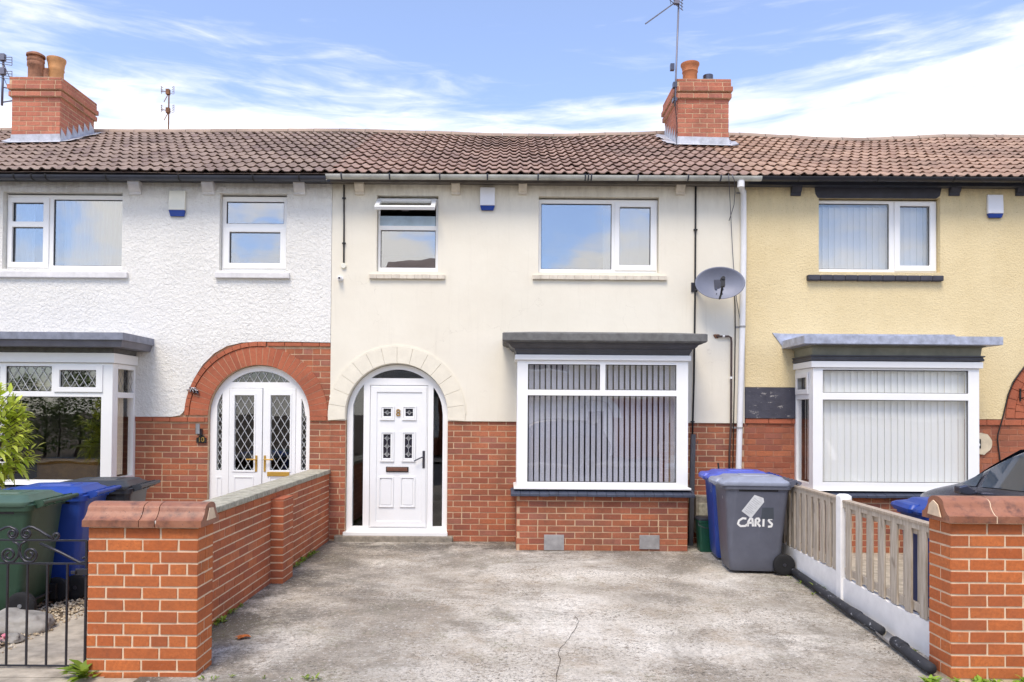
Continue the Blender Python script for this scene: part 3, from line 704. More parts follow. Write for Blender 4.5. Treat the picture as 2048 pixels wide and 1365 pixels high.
# door frame
def arched_frame(parent, o, cx, cz, R_, zbot, ri, holes, Y, mat):
    loop = [(cx-R_, zbot), (cx+R_, zbot)]+arc(cx, cz, R_, 0, pi, 36)
    return MB().slab(loop, holes, Y, Y+.07).build('door_frame', mat, parent, o, bevel=.004)
Yd = .06
def P(px, py, Y=Yd): return W(px, py, Y)
k = 1/ (F/(DC+Yd)); ri = 90.5*k
def side_light(x0, x1, ybot, cx, cz, ri):      # polygon bounded above by the arch
    a_, b_ = W(x0, 900, Yd)[0], W(x1, 900, Yd)[0]; zb = W((x0+x1)/2, ybot, Yd)[1]; pts = [(a_, zb), (b_, zb)]
    fa = lambda x: cz+sqrt(max(0, ri*ri-(x-cx)**2))
    n = 10
    top = [(b_+(a_-b_)*i/n, fa(b_+(a_-b_)*i/n)) for i in range(n+1)]
    return pts+top
sl = side_light(705.5, 726.5, 1053, DCX, DCZ, ri); sr = side_light(866, 885, 1054, DCX, DCZ, ri)
zfl = W(795, 757, Yd)[1]; hw = sqrt(ri*ri-(zfl-DCZ)**2); a0 = math.asin((zfl-DCZ)/ri)
fan = arc(DCX, DCZ, ri, a0, pi-a0, 20)
dl = RW(739, 771, 855, 1057, Yd); zdb = W(795, 1064, Yd)[1]
df8 = arched_frame(h8, o8, DCX, DCZ, DR-.006, zdb, ri, [sl, sr, fan, rect(*dl)], Yd, M_UPVC)
for poly in (sl, sr, fan): MB().slab(poly, [], Yd+.03, Yd+.036).build('pane', M_GLASS_LO, df8, o8)
q = RW(686, 1065, 895, 1072, -.03); MB().box(q[0], q[1], -.05, .12, q[2], q[3]).build('threshold', M_UPVC, df8, o8, bevel=.004)
q = RW(668, 1072, 905, 1084, -.05); MB().box(q[0], q[1], -.07, .12, -.02, q[3]-.003).build('step', M_CONC, df8, o8, bevel=.012)
# door leaf
glz = [RW(767, 818, 782, 833, Yd), RW(811, 818, 826, 833, Yd), RW(766.5, 869, 781, 917, Yd), RW(809.5, 869, 824, 917, Yd)]
mb = MB().slab(rect(dl[0]+.004, dl[1]-.004, dl[2]+.004, dl[3]-.004), [rect(*g_) for g_ in glz], Yd+.006, Yd+.055)
d8 = mb.build('door', M_UPVC2, h8, o8, bevel=.003)
inn = RW(753, 785, 843, 1043, Yd)
mb = MB().slab(rect(dl[0]+.02, dl[1]-.02, dl[2]+.02, dl[3]-.02), [rect(*inn)], Yd-.006, Yd+.0055)
for g_, m_ in ((glz[0], (760, 812, 789, 841)), (glz[1], (804, 812, 833, 841)), (glz[2], (760, 863, 788, 924)), (glz[3], (803, 863, 831, 924))):
    q = RW(*m_, Yd); mb.slab(rect(*q), [rect(q[0]+.022, q[1]-.022, q[2]+.022, q[3]-.022)], Yd-.010, Yd+.0055)
    mb.slab(rect(q[0]+.024, q[1]-.024, q[2]+.024, q[3]-.024), [rect(*g_)], Yd-.004, Yd+.0055)
for m_ in ((757, 954, 787, 1015), (800, 954, 830, 1015)):
    q = RW(*m_, Yd); mb.slab(rect(*q), [rect(q[0]+.018, q[1]-.018, q[2]+.018, q[3]-.018)], Yd-.008, Yd+.0055); mb.box(q[0]+.032, q[1]-.032, Yd-.001, Yd+.0055, q[2]+.032, q[3]-.032)
mb.build('door_moulding', M_UPVC2, d8, o8, bevel=.0045)
M_DGL = plain('dark_leaded_glass', (44, 44, 54), .15, var=.3)
for g_ in glz:
    MB().box(g_[0]-.004, g_[1]+.004, Yd+.02, Yd+.026, g_[2]-.004, g_[3]+.004).build('door_pane', M_DGL, d8, o8)
    mb = MB(); cx = (g_[0]+g_[1])/2; n = 1 if g_[3]-g_[2] < .15 else 3; hh = (g_[3]-g_[2])/ (n if n == 1 else 3)
    for i in range(n):
        cz = g_[3]-hh*(i+.5); a_ = .026; b_ = .034 if n == 3 else .03
        mb.tube([(cx-a_, Yd+.016, cz), (cx, Yd+.016, cz+b_), (cx+a_, Yd+.016, cz), (cx, Yd+.016, cz-b_), (cx-a_, Yd+.016, cz)], .0035, 4, False)
        mb.tube([(cx-.012, Yd+.014, cz), (cx, Yd+.014, cz+.017), (cx+.012, Yd+.014, cz), (cx, Yd+.014, cz-.017), (cx-.012, Yd+.014, cz)], .003, 4, False)
        mb.tube([(g_[0], Yd+.016, cz), (cx-a_, Yd+.016, cz)], .0025, 4, False); mb.tube([(g_[1], Yd+.016, cz), (cx+a_, Yd+.016, cz)], .0025, 4, False)
        if i < n-1: mb.tube([(cx, Yd+.016, cz-b_), (cx, Yd+.016, cz-hh+b_)], .0025, 4, False)
    mb.build('leading', M_LEADS, d8, o8)
q = text_mb('8', .13, .006); cx, cz = W(796.5, 826.5, Yd); q.xform(Matrix.Translation((cx, Yd-.003, cz)) @ Matrix.Rotation(pi/2, 4, 'X')); q.build('house_number', plain('aged_gold_numeral', (150, 112, 44), .5), d8, o8)
q = RW(772, 934, 817, 944.5, Yd); lb = MB().box(q[0], q[1], Yd-.008, Yd+.005, q[2], q[3]).build('letterbox', M_BLACK, d8, o8, bevel=.004)
MB().box(q[0]+.012, q[1]-.012, Yd-.016, Yd-.0085, q[2]+.012, q[3]-.01).build('letterbox_flap', M_COPP, d8, o8, bevel=.003)
q = RW(845, 902, 850, 937, Yd); mb = MB().box(q[0], q[1], Yd-.012, Yd-.0065, q[2], q[3]); x0, z0 = W(847, 914, Yd); x1, z1 = W(829, 922, Yd)
mb.tube([(x0, Yd-.006, z0), (x0, Yd-.045, z0), (x0-.02, Yd-.052, z0-.006), (x1, Yd-.052, z1)], .009, 8); mb.build('handle', M_STEEL, d8, o8, bevel=.003)
# windows
wa, _ = window(h8, o8, w8a, [(760, 405, 872, 452), (761, 461, 871, 536)], [], gl=M_GLASS_UP)
# open top-hung vent: remove closed pane, add tilted one
for c_ in list(wa.children):
    if c_.name.startswith('pane') or c_.name.startswith('gasket'):
        zz = sum(v.co.z for v in c_.data.vertices)/len(c_.data.vertices)
        if zz > R8a[2]+.55: bpy.data.objects.remove(c_)
vr = RW(756.5, 403, 874, 452, .055); hgt = vr[3]-vr[2]; wdt = vr[1]-vr[0]
R_ = Matrix.Translation((vr[0], .035, vr[3]-.012)) @ Matrix.Rotation(radians(-56), 4, 'X')
mb = MB().slab(rect(0, wdt, -hgt, 0), [rect(.055, wdt-.055, -hgt+.05, -.05)], -.045, 0); mb.xform(R_); vt = mb.build('open_vent', M_UPVC, wa, o8, bevel=.004)
tag(vt, 'top vent tilted open outwards')
MB().box(.05, wdt-.05, -.026, -.02, -hgt+.045, -.045).xform(R_).build('pane', M_GLASS, wa, o8)
mb = MB().box(wdt/2-.04, wdt/2+.05, 0, .018, -hgt+.01, -hgt+.028); mb.xform(R_); mb.build('stay', M_STEEL, wa, o8)
MB().box(vr[0]+.02, vr[1]-.02, .075, .078, vr[2], vr[2]+.13).build('obscured_pane', plain('pale_blue_glass', (176, 196, 208), .3), wa, o8)
wb, _ = window(h8, o8, w8b, [(1082, 408, 1223, 539), (1239, 415, 1301, 531)], [((1229, 406, 1313, 542), (1239, 415, 1301, 531))], gl=M_GLASS_UP)
for w_, pxr, n_ in ((wa, (738, 549, 890, 558), 10), (wb, (1065, 551, 1334, 560), 16)):
    X0, X1, Z0, Z1 = RW(*pxr, -.05); mb = MB(); d_ = (X1-X0)/n_
    for i in range(n_):
        j = random.uniform(-.003, .003); mb.box(X0+d_*i+.0005, X0+d_*(i+1)-.0005, -.06+j*.5, .05, Z0+j*.5, Z1+j*.5)
    mb.build('sill', M_CSILL, w_, o8, bevel=.005)
    X0, X1, _, _ = RW(pxr[0]+12, 0, pxr[2]-12, 10, 0)
    MB().box(X0, X1, .0, .07, Z1+.002, Z1+.035).build('cill_board', M_UPVC, w_, o8, bevel=.004)
slats('blind', M_BLW, wb, o8, R8b[0]+.9, R8b[1]+.05, R8b[2]-.1, R8b[3], .5, .12, .127, 8)
# bay
def cornice8(ob, X0, X1, Y, zf):
    z0 = zf
    ct = W(1205, 666, -BD-.2)[1]
    profile_band(X0, X1, Y, [(.01, z0+.001), (.02, z0+.03), (.03, z0+.05), (.035, z0+.055), (.035, z0+.07), (.06, z0+.08), (.085, z0+.1), (.105, z0+.13), (.135, z0+.14), (.135, ct-.12), (.0, ct-.12)]).build('cornice', M_DARK, ob, o8, angle=30)
    profile_band(X0, X1, Y, [(.10, ct-.118), (.17, ct-.105), (.185, ct-.09), (.185, ct-.01), (.17, ct), (-.2, ct+.05)]).build('felt_roof', M_FELT, ob, o8, angle=30)
b8 = bay(h8, o8, BX8, (Z8['sill'], Z8['fb'], Z8['ft'], Z8['fa']), [(1056, 729, 1200, 780), (1211, 730, 1353, 781), (1055, 792, 1353, 965)], W(1205, 786, -BD)[1], cornice8, MB_FAC, M_SLATE, gl=M_GLASS)
slats('blind', M_BL8, b8, o8, BX8[0]+.07, BX8[1]-.08, Z8['fb']+.045, Z8['ft']-.02, -BD+.125, .0695, .066, 34)
for pxr in ((1088, 1070, 1128, 1101), (1279, 1071, 1319, 1099)):
    X0, X1, Z0, Z1 = RW(*pxr, -BD-.01); q = MB().box(X0, X1, -BD-.012, -BD-.002, max(.0, Z0), Z1); 
    for a_, b_ in ((X0+.015, Z1-.02), (X1-.015, Z1-.02), ((X0+X1)/2, Z1-.02), (X0+.015, Z1-.09), (X1-.015, Z1-.09)): q.lathe([(.006, -BD-.014), (.006, -BD-.010)], (a_, 0, b_), 8, 'y')
    q.build('vent_plate', M_PLATE, h8, o8, bevel=.002)
for c_ in ((710, 728), (903, 920), (1037, 1054), (1352, 1370)): corbel(h8, o8, *c_, M_CSILL, 371, 389)
eaves(h8, o8, XB[1], XB[2], plain('grimy_soffit', (110, 104, 96), .8, var=.3))
ra, rb = XB[1]-.02, XB[2]
roof8 = roof(h8, o8, XB[1], XB[2], M_T8)
zg = lambda px, py: W(px, py, -.3)[1]
gutter(h8, o8, XB[1]-.02, XB[2]+.12, zg(665, 349), zg(1500, 353), M_GUT8, M_GUT10, brk=[W(x, 355, -.27)[0] for x in (684, 780, 880, 975, 1076, 1170, 1176, 1182, 1275, 1375, 1440)])
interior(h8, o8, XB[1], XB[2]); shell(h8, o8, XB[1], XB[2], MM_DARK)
# downpipe
def wp(px, py, Y): x, z = W(px, py, Y); return (x, Y, z)
pts = [wp(1481, 360, -.27), wp(1481, 368, -.25), wp(1483, 376, -.14), wp(1487, 388, -.08), wp(1487.5, 500, -.08), wp(1485, 650, -.08), wp(1481, 800, -.08), wp(1477, 945, -.08)]
pts += [(pts[-1][0]-.02, -.08, .15)]
dp = MB().tube(pts, .037, 14).build('downpipe', M_PIPEW, h8, o8, smooth=True)
for px, py in ((1487, 384), (1485, 654), (1479, 856)):
    x, y, z = wp(px, py, -.08); MB().lathe([(.041, z-.012), (.041, z+.012)], (x, y, 0), 16).box(x-.075, x+.04, -.025, -.02, z-.012, z+.012).build('pipe_clip', M_PLATE, dp, o8)
x, y, z = pts[1]; MB().lathe([(.045, z-.05), (.045, z+.03), (.05, z+.035)], (x, -.265, 0), 14).build('outlet', M_PIPEW, dp, o8)
# service pipes and cables on house 8
c1 = MB().tube([wp(1391.5, 368, -.035), wp(1391, 460, -.035), wp(1390, 600, -.035), wp(1388, 760, -.035), wp(1384.5, 880, -.035)], .012, 8).build('service_pipe', M_BLACK, h8, o8, smooth=True)
for px, py in ((1391, 460), (1385, 844)):
    x, y, z = wp(px, py, -.035); MB().box(x-.024, x+.024, -.05, -.023, z-.008, z+.008).build('pipe_clip', M_BLACK, c1, o8)
ov = MB().tube([wp(1434, 673, -.03), wp(1436, 673.5, -.05), wp(1457, 673, -.05), wp(1462, 676, -.05), wp(1463, 684, -.05), wp(1462, 850, -.05), wp(1459, 900, -.04), wp(1458, 980, -.04)], .013, 10).build('overflow_pipe', M_BROWN, h8, o8, smooth=True)
for pa, pb in ((1447, 673), (1462, 756)):
    x, y, z = wp(pa, pb, -.05); MB().lathe([(.017, -.014), (.017, .014)], (x, y, z), 10, 'x' if pb < 700 else 'z').build('pipe_clip', M_WHITEP, ov, o8)
x, z = W(1433, 673, -.028); mb = MB()
mb.slab([(x+.035*cos(t)*(1+.35*sin(3*t)), z+.035*sin(t)*(1+.3*cos(2*t))) for t in [2*pi*i/12 for i in range(12)]], [], -.034, -.021); mb.build('filler_patch', M_RUST, h8, o8)
MB().tube([wp(1469, 590, -.04), wp(1470, 610, -.04), wp(1470.5, 660, -.035), wp(1469, 760, -.035), wp(1467, 850, -.035), wp(1465, 980, -.035)], .007, 6).build('aerial_cable', M_BLACK, h8, o8, smooth=True)
MB().tube([wp(1457, 348, -.33), wp(1458, 362, -.33), wp(1460, 400, -.12), wp(1462, 440, -.06), wp(1465, 500, -.06), wp(1469, 560, -.06), wp(1473, 600, -.06), wp(1480, 640, -.06)], .0045, 6).build('loose_cable', M_STEEL, h8, o8, smooth=True)
MB().tube([wp(1464, 348, -.33), wp(1469, 362, -.33), wp(1470, 385, -.15), wp(1468, 410, -.09), wp(1462, 430, -.07), wp(1458, 442, -.06)], .0045, 6).build('loose_cable', M_STEEL, h8, o8, smooth=True)
c2 = MB().tube([wp(688, 370, -.035), wp(688, 450, -.035), wp(687.5, 526, -.035)], .010, 8).build('conduit', M_BLACK, h8, o8, smooth=True)
for py in (397, 487): x, y, z = wp(688, py, -.035); MB().box(x-.022, x+.022, -.048, -.023, z-.008, z+.008).build('pipe_clip', M_BLACK, c2, o8)

# ======== house 10 (left) ========
o10 = ((XB[0]+XB[1])/2, 0, 0)
h10 = empty('terraced_house', o10, 'left terraced house in white roughcast with a red brick arch over double doors', 'house', 'terraced houses')
ACX, ACZ = W(521, 832, .06); AR = 101/155*(9.74/9.68)
q = RW(-115, 740, 224, 970, -BD); BX10 = (q[0], q[1])
Z10 = dict(sill=W(100, 969, -BD-.05)[1], fb=W(100, 968, -BD)[1], ft=W(100, 726, -BD)[1], fa=W(100, 706, -BD)[1])
Z10['sill'] = Z10['fb']-.015
zb10 = W(320, 834)[1]
w10a = (14, 391, 250, 541); w10b = (444, 394, 576, 544)
R10a, R10b = RW(*w10a, .055), RW(*w10b, .055)
cur = [(275, 834), (345, 834), (362, 831), (370, 822), (374, 800), (379, 780), (390, 757), (407, 730), (430, 707), (455, 693), (485, 686), (520, 684), (580, 684), (663, 686)]
cw = [W(*p) for p in cur]; cw[-1] = (XB[1]-.002, cw[-1][1])
hx = BX10[1]-.1
out = [(XB[0], zb10), (BX10[0]+.1, zb10), (BX10[0]+.1, Z10['fa']-.05), (hx, Z10['fa']-.05), (hx, cw[0][1])]+cw[1:]+[(XB[1]-.002, ZT), (XB[0], ZT)]
MB().slab(out, [grow(R10a), grow(R10b)], -.026, .2).build('rendered_wall', M_R10, h10, o10)
# brick parts of the wall incl. arch backing
topz = W(600, 685)[1]
bk = [(hx, -.05), (ACX-AR, -.05), (ACX-AR, ACZ)]+arc(ACX, ACZ, AR, pi, 0, 30)[1:]+[(ACX+AR, -.05), (XB[1], -.05), (XB[1], cw[-1][1]-.001)]+[(x, z-.001) for x, z in reversed(cw[:-1])]
bk = [(x, z) for x, z in bk if x >= hx-1e-6]; bk[-1] = (hx, zb10-.001)
mb = MB().slab(bk, [], .004, .2)
mb.slab(rect(BX10[0]+.1, hx-.0005, -.05, Z10['sill']-.05), [], .004, .2); mb.slab(rect(XB[0], BX10[0]+.0995, -.05, zb10-.001), [], .004, .2)
wl = mb.build('brick_wall', MM_FAC, h10, o10)
xo = XB[1]; xsp = W(383, 800)[0]
zso = W(320, 844)[1]; zsp = W(640, 694)[1]
for rc_ in [(BX10[1]-xo, ACX-AR-xo, 0, zso-.002), (ACX+AR-xo, 0, 0, ACZ-.06), (ACX+AR+.0-xo+.03, 0, ACZ-.0, zsp-.004), (ACX+.45-xo, ACX+AR+.028-xo, ACZ+.5, zsp-.004), (ACX+.02-xo, ACX+.449-xo, ACZ+.72, zsp-.004)]: bricks(MB(), (xo, .004, 0), (1, 0, 0), (0, -1, 0), [rc_], phase=.09, bond='old').build('brick_facing', MB_FAC, wl, o10)
# soldier string course and springer blocks
mb = MB()
def course(x0, x1, z0, z1, L_=.225):
    x = x0
    while x < x1-.02: mb.box(x+.003, min(x1, x+L_)-.003, -.02, .0035, z0+.003, z1-.003); x += L_
for cc in ((BX10[1], ACX-AR-.0, zso, zb10-.002), (ACX+AR, XB[1], ACZ-.06, ACZ), (ACX+.1, XB[1], zsp, topz-.003)):
    mb = MB(); course(*cc); mb.build('string_course', MB_ARCH, wl, o10, bevel=.003)
mb = MB(); nv = 31; ro_ = 139/155
for i in range(nv): wedge(mb, ACX, ACZ, AR+.001, ro_-.006, pi*i/nv+.0045, pi*(i+1)/nv-.0045, -.016, .0035, 2)
mb.build('arch_brick', MB_ARCH, wl, o10)
mb = MB(); wedge(mb, ACX, ACZ, AR+.002, ro_-.008, 0, pi, -.0125, .0035, 40); mb.build('arch_mortar', MM_FAC, wl, o10)
mb = MB(); nv = 14
for i in range(nv): 
    a0, a1 = pi*.47+(pi*.53)*i/nv, pi*.47+(pi*.53)*(i+1)/nv
    wedge(mb, ACX, ACZ, ro_+.002, ro_+.058, a0+.003, a1-.003, -.028, .0035, 3)
mb.build('arch_label', MB_ARCH, wl, o10, bevel=.003)
# door frame house 10
ri = 89*k; zfl = W(521, 765, Yd)[1]; a0 = math.asin((zfl-ACZ)/ri); fan = arc(ACX, ACZ, ri, a0, pi-a0, 20)
sl = side_light(433, 443.5, 941, ACX, ACZ, ri); sr = side_light(602, 612, 941, ACX, ACZ, ri)
dl1 = RW(457, 777, 524, 1062, Yd); dl2 = RW(524.5, 777, 591, 1062, Yd)
dfr = arched_frame(h10, o10, ACX, ACZ, AR-.005, .05, ri, [sl, sr, fan, rect(dl1[0], dl2[1], dl1[2], dl1[3])], Yd, M_UPVC)
for poly in (sl, sr, fan):
    MB().slab(poly, [], Yd+.03, Yd+.036).build('pane', M_GLASS_LO, dfr, o10)
    leading(MB(), poly, Yd+.024, .1 if poly is fan else .062, .17 if poly is fan else .11).build('leading', M_LEADS, dfr, o10)
for a_, b_ in ((432, 443), (602, 612)):
    q = RW(a_, 954, b_, 1052, Yd); MB().slab(rect(*q), [rect(q[0]+.014, q[1]-.014, q[2]+.014, q[3]-.014)], Yd-.007, Yd-.001).build('frame_panel', M_UPVC, dfr, o10)
MB().box(ACX-AR, ACX+AR, -.03, .12, -.02, .048).build('step', M_CONC, dfr, o10)
for d_, gx, pn, hxp, sg in ((dl1, (469, 791, 508, 941), (467, 953, 507, 1050), 513, -1), (dl2, (541, 791, 580, 941), (538, 953, 578, 1050), 530, 1)):
    g_ = RW(*gx, Yd)
    do = MB().slab(rect(d_[0]+.003, d_[1]-.003, d_[2]+.003, d_[3]-.003), [rect(*g_)], Yd-.004, Yd+.055).build('door', M_UPVC2, h10, o10, bevel=.006)
    q = RW(*pn, Yd); mb = MB().slab(rect(*q), [rect(q[0]+.018, q[1]-.018, q[2]+.018, q[3]-.018)], Yd-.012, Yd-.0045); mb.slab(rect(g_[0]-.022, g_[1]+.022, g_[2]-.022, g_[3]+.022), [rect(*g_)], Yd-.012, Yd-.0045)
    mb.build('door_moulding', M_UPVC2, do, o10, bevel=.003)
    MB().box(g_[0]-.004, g_[1]+.004, Yd+.02, Yd+.026, g_[2]-.004, g_[3]+.004).build('door_pane', M_GLASS_LO, do, o10)
    leading(MB(), rect(*g_), Yd+.014, .1, .17).build('leading', M_LEADS, do, o10)
    x0, z0 = W(hxp, 919, Yd); mb = MB().box(x0-.014, x0+.014, Yd-.012, Yd-.0045, z0-.16, z0+.05); mb.tube([(x0, Yd-.01, z0), (x0, Yd-.05, z0), (x0+sg*.03, Yd-.055, z0), (x0+sg*.12, Yd-.05, z0)], .009, 8)
    mb.build('handle', M_BRASS, do, o10, bevel=.003)
    if sg > 0:
        q = RW(535, 944, 579, 953, Yd); MB().box(q[0], q[1], Yd-.02, Yd-.0125, q[2], q[3]).build('letterbox', M_BRASS, do, o10, bevel=.004)
wa, _ = window(h10, o10, w10a, [(26, 406, 88, 444), (25, 455, 87, 525), (107, 400, 249-2, 532)], [((17, 397, 98, 536), (26, 406, 88, 444)), ], gl=M_GLASS_UP)
# casement ring with transom
for c_ in list(wa.children):
    if c_.name.startswith('sash'): bpy.data.objects.remove(c_)
MB().slab(rect(*RW(17, 396, 99, 536, .055)), [rect(*RW(26, 406, 88, 444, .055)), rect(*RW(25, 455, 87, 525, .055))], .039, .0535).build('sash', M_UPVC, wa, o10, bevel=.005)
wb, _ = window(h10, o10, w10b, [(453, 404, 568, 448), (459, 465, 561, 527)], [((447, 457, 573, 538), (459, 465, 561, 527))], gl=M_GLASS_UP)
for w_, pxr in ((wa, (-14, 543, 255, 556)), (wb, (430, 545, 579, 557))):
    X0, X1, Z0, Z1 = RW(*pxr, -.05); MB().box(X0, X1, -.07, .05, Z0, Z1-.002).build('sill', M_WSILL, w_, o10, bevel=.008)
drape('net_curtain', M_NETW, wa, o10, R10a[0]+.62, R10a[1]-.03, R10a[2], R10a[3], .28, .018, 15)
drape('curtain', M_NETW, wa, o10, R10a[0]-.1, R10a[0]+.22, R10a[2], R10a[3], .3, .03, 4)
def cornice10(ob, X0, X1, Y, zf):
    ct = W(100, 664, -BD-.25)[1]; 
    profile_band(X0, X1, Y, [(.0, zf+.001), (.01, zf+.02), (.02, zf+.09), (.05, zf+.11), (.05, ct-.17), (.0, ct-.17)]).build('frieze', M_FELT, ob, o10, angle=30)
    profile_band(X0, X1, Y, [(.14, ct-.168), (.19, ct-.165), (.22, ct-.075), (.0, ct-.075)]).build('cornice', plain('grey_painted_board', (108, 108, 118), .5, var=.2), ob, o10)
    profile_band(X0, X1, Y, [(.232, ct-.09), (.236, ct-.085), (.236, ct), (-.25, ct+.03)]).build('lead_roof', plain('dull_lead', (132, 136, 150), .5, var=.3, vs=9), ob, o10)
b10 = bay(h10, o10, BX10, (Z10['sill'], Z10['fb'], Z10['ft'], Z10['fa']), [(12, 733, 103, 783), (120, 741, 193, 775), (12, 794, 201, 960), (-100, 733, -2, 960)], W(100, 789, -BD)[1], cornice10, MB_FAC, M_SLATE,
          sashes=[((109, 730, 206, 785), (120, 741, 193, 775))], gl=M_GLASS10)
for h_ in ((12, 733, 103, 783), (120, 741, 193, 775)):
    leading(MB(), rect(*RW(*h_, -BD)), -BD+.024, .105, .17).build('leading', M_LEADS, b10, o10)
mb = MB(); zs_ = W(100, 789, -BD)[1]; poly = [(-BD+.13, zs_+.035), (-.06, zs_+.035), (-.06, Z10['ft']-.06), (-BD+.13, Z10['ft']-.06)]
t_ = leading(MB(), poly, 0, .1, .15); mb.v = [(BX10[1]-.02, p[0], p[2]) for p in t_.v]; mb.f = t_.f; mb.build('leading', M_LEADS, b10, o10)
# tied curtain behind the side pane, blind valance
def tied(t, v): 
    pinch = .35+.65*min(1, abs(v-.42)/.5)**1.2; return -.07-(.46*t)*pinch
drape('tied_curtain', M_NETC, b10, o10, 0, 1, Z10['fb']+.08, Z10['ft']-.05, BX10[1]-.14, .02, 6, fn=tied, axis='y')
for c_ in ((258, 281), (405, 428), (588, 610)): corbel(h10, o10, *c_, M_WSILL, 368, 389)
airbrick(h10, o10, (380, 370, 410, 392), M_WSILL)
eaves(h10, o10, XB[0], XB[1], M_GUT10)
ro10 = roof(h10, o10, XB[0], XB[1], M_T10)
gutter(h10, o10, XB[0], XB[1]-.015, zg(-100, 350), zg(655, 353), M_GUT10, M_BLACK, brk=[W(x, 355, -.27)[0] for x in (-60, 32, 67, 95, 215, 360, 508, 600)])
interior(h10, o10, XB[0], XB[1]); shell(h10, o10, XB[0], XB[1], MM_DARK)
# climber-bird ornament on arch
x, z = W(392, 780, -.03); mb = MB()
rnd = random.Random(2)
for i in range(22):
    t = rnd.uniform(0, 6.28); d_ = rnd.uniform(.01, .05); px, pz = x+d_*cos(t)*(1.0 if rnd.random() < .5 else 1.6)-.02, z+d_*sin(t)
    mb.lathe([(.004, -.012), (.014, 0), (.004, .012)], (px, -.045+rnd.uniform(-.01, .01), pz), 7)
mb.tube([(x-.08, -.04, z+.03), (x, -.04, z+.02), (x+.03, -.04, z-.06)], .006, 6)
orn = tag(mb.build('wall_ornament', M_STEEL), 'small grey metal grape cluster ornament on the brick arch edge', 'ornament')

# ======== house 6 (right) ========
o6 = ((XB[2]+XB[3])/2, 0, 0)
h6 = empty('terraced_house', o6, 'right terraced house in yellow pebbledash with black painted lintel and band', 'house', 'terraced houses')
q = RW(1626, 740, 1959, 980, -BD); BX6 = (q[0], q[1])
Z6 = dict(fb=W(1790, 981, -BD)[1], ft=W(1790, 737, -BD)[1], fa=W(1790, 724, -BD)[1]); Z6['sill'] = Z6['fb']-.012
zl6 = W(1540, 775)[1]; zr6 = W(1975, 839)[1]; ACX6, ACZ6 = W(2160, 838, .06); AR6 = AR
w6 = (1633, 402, 1873, 547); R6 = RW(*w6, .055)
acur = [W(*p) for p in ((2003, 839), (2006, 825), (2010, 805), (2016, 785), (2024, 765), (2034, 750), (2044, 738), (2062, 718), (2090, 700), (2120, 690), (2160, 686), (2318, 686))]; acur[-1] = (XB[3], acur[-1][1])
out = [(XB[2]+.002, zl6), (BX6[0]+.05, zl6), (BX6[0]+.05, Z6['fa']-.05), (BX6[1]-.1, Z6['fa']-.05), (BX6[1]-.1, zr6)]+acur+[(XB[3], ZT), (XB[2]+.002, ZT)]
MB().slab(out, [grow(R6)], -.024, .2).build('rendered_wall', M_R6, h6, o6)
def wpatch(name, c1, c2):
    q = Mt(name); b = q.ramp(q.noise(8, 5, .6), [(.3, lin(c1)), (.7, lin(tuple(min(255, v+14) for v in c1)))])
    n = q.noise(9, 7, .75, (1, 1, 2.6)); b = q.mix(q.rng(n, .60, .66), b, lin(c2)); q.col(b); q.bump(n, .6, .01); return q.end(.8)
X0, X1, Z0, Z1 = RW(1490, 776, 1592, 837, -.02)
MB().box(XB[2]+.004, BX6[0]+.05, -.03, .0, Z0, zl6-.002).build('painted_band', wpatch('chipped_charcoal_paint', (62, 62, 72), (176, 172, 166)), h6, o6)
bk = [(BX6[1]-.1, -.05), (ACX6-AR6, -.05), (ACX6-AR6, ACZ6)]+arc(ACX6, ACZ6, AR6, pi, 0, 30)[1:]+[(ACX6+AR6, -.05), (XB[3], -.05), (XB[3], acur[-1][1]-.001)]+[(x, z-.001) for x, z in reversed(acur[:-1])]+[(BX6[1]-.1, zr6-.001)]
mb = MB().slab(bk, [], .004, .2); mb.slab(rect(XB[2], BX6[0]+.05, -.05, zl6-.003), [], .004, .2); mb.slab(rect(BX6[0]+.0505, BX6[1]-.1005, -.05, Z6['sill']-.05), [], .004, .2)
wl = mb.build('brick_wall', plain('red_mortar', (170, 120, 96), .95, var=.4, vs=12), h6, o6)
zst = W(1540, 848)[1]
for rc_ in [(0, BX6[0]-XB[2], 0, zst), (BX6[1]-XB[2], ACX6-AR6-XB[2], 0, zst), (ACX6+AR6-XB[2], XB[3]-XB[2], 0, acur[-1][1]-.02)]: bricks(MB(), (XB[2], .004, 0), (1, 0, 0), (0, -1, 0), [rc_], phase=.04, gap=.007, bond='old').build('brick_facing', MB_FAC, wl, o6)
for cc in ((XB[2]+.01, BX6[0]+.02, zst+.001, Z0-.003, .3), (BX6[1], ACX6-AR6, zst+.001, zr6-.003)):
    mb = MB(); course(*cc); mb.build('string_course', MB_ARCH, wl, o6, bevel=.002)
mb = MB(); nv = 31
for i in range(nv): wedge(mb, ACX6, ACZ6, AR6+.001, ro_-.006, pi*i/nv+.004, pi*(i+1)/nv-.004, -.016, .0035, 2)
nv = 24
for i in range(nv): wedge(mb, ACX6, ACZ6, ro_, ro_+.11, pi*i/nv+.004, pi*(i+1)/nv-.004, -.012, .0035, 2)
mb.build('arch_brick', MB_ARCH, wl, o6)
fan6 = arc(ACX6, ACZ6, ri, a0, pi-a0, 20)
d6 = arched_frame(h6, o6, ACX6, ACZ6, AR6-.005, .05, ri, [fan6, rect(ACX6-.42, ACX6+.42, .1, ACZ6+.36)], Yd, M_UPVC)
MB().box(ACX6-.417, ACX6+.417, Yd, Yd+.05, .1, ACZ6+.357).build('door', M_UPVC2, h6, o6, bevel=.006)
w6o, _ = window(h6, o6, w6, [(1637, 408, 1778, 539), (1799, 413, 1859, 532)], [((1788, 405, 1871, 543), (1799, 413, 1859, 532))], gl=M_GLASS)
X0, X1, Z0, Z1 = RW(1615, 551, 1886, 562, -.06); mb = MB(); x = X0
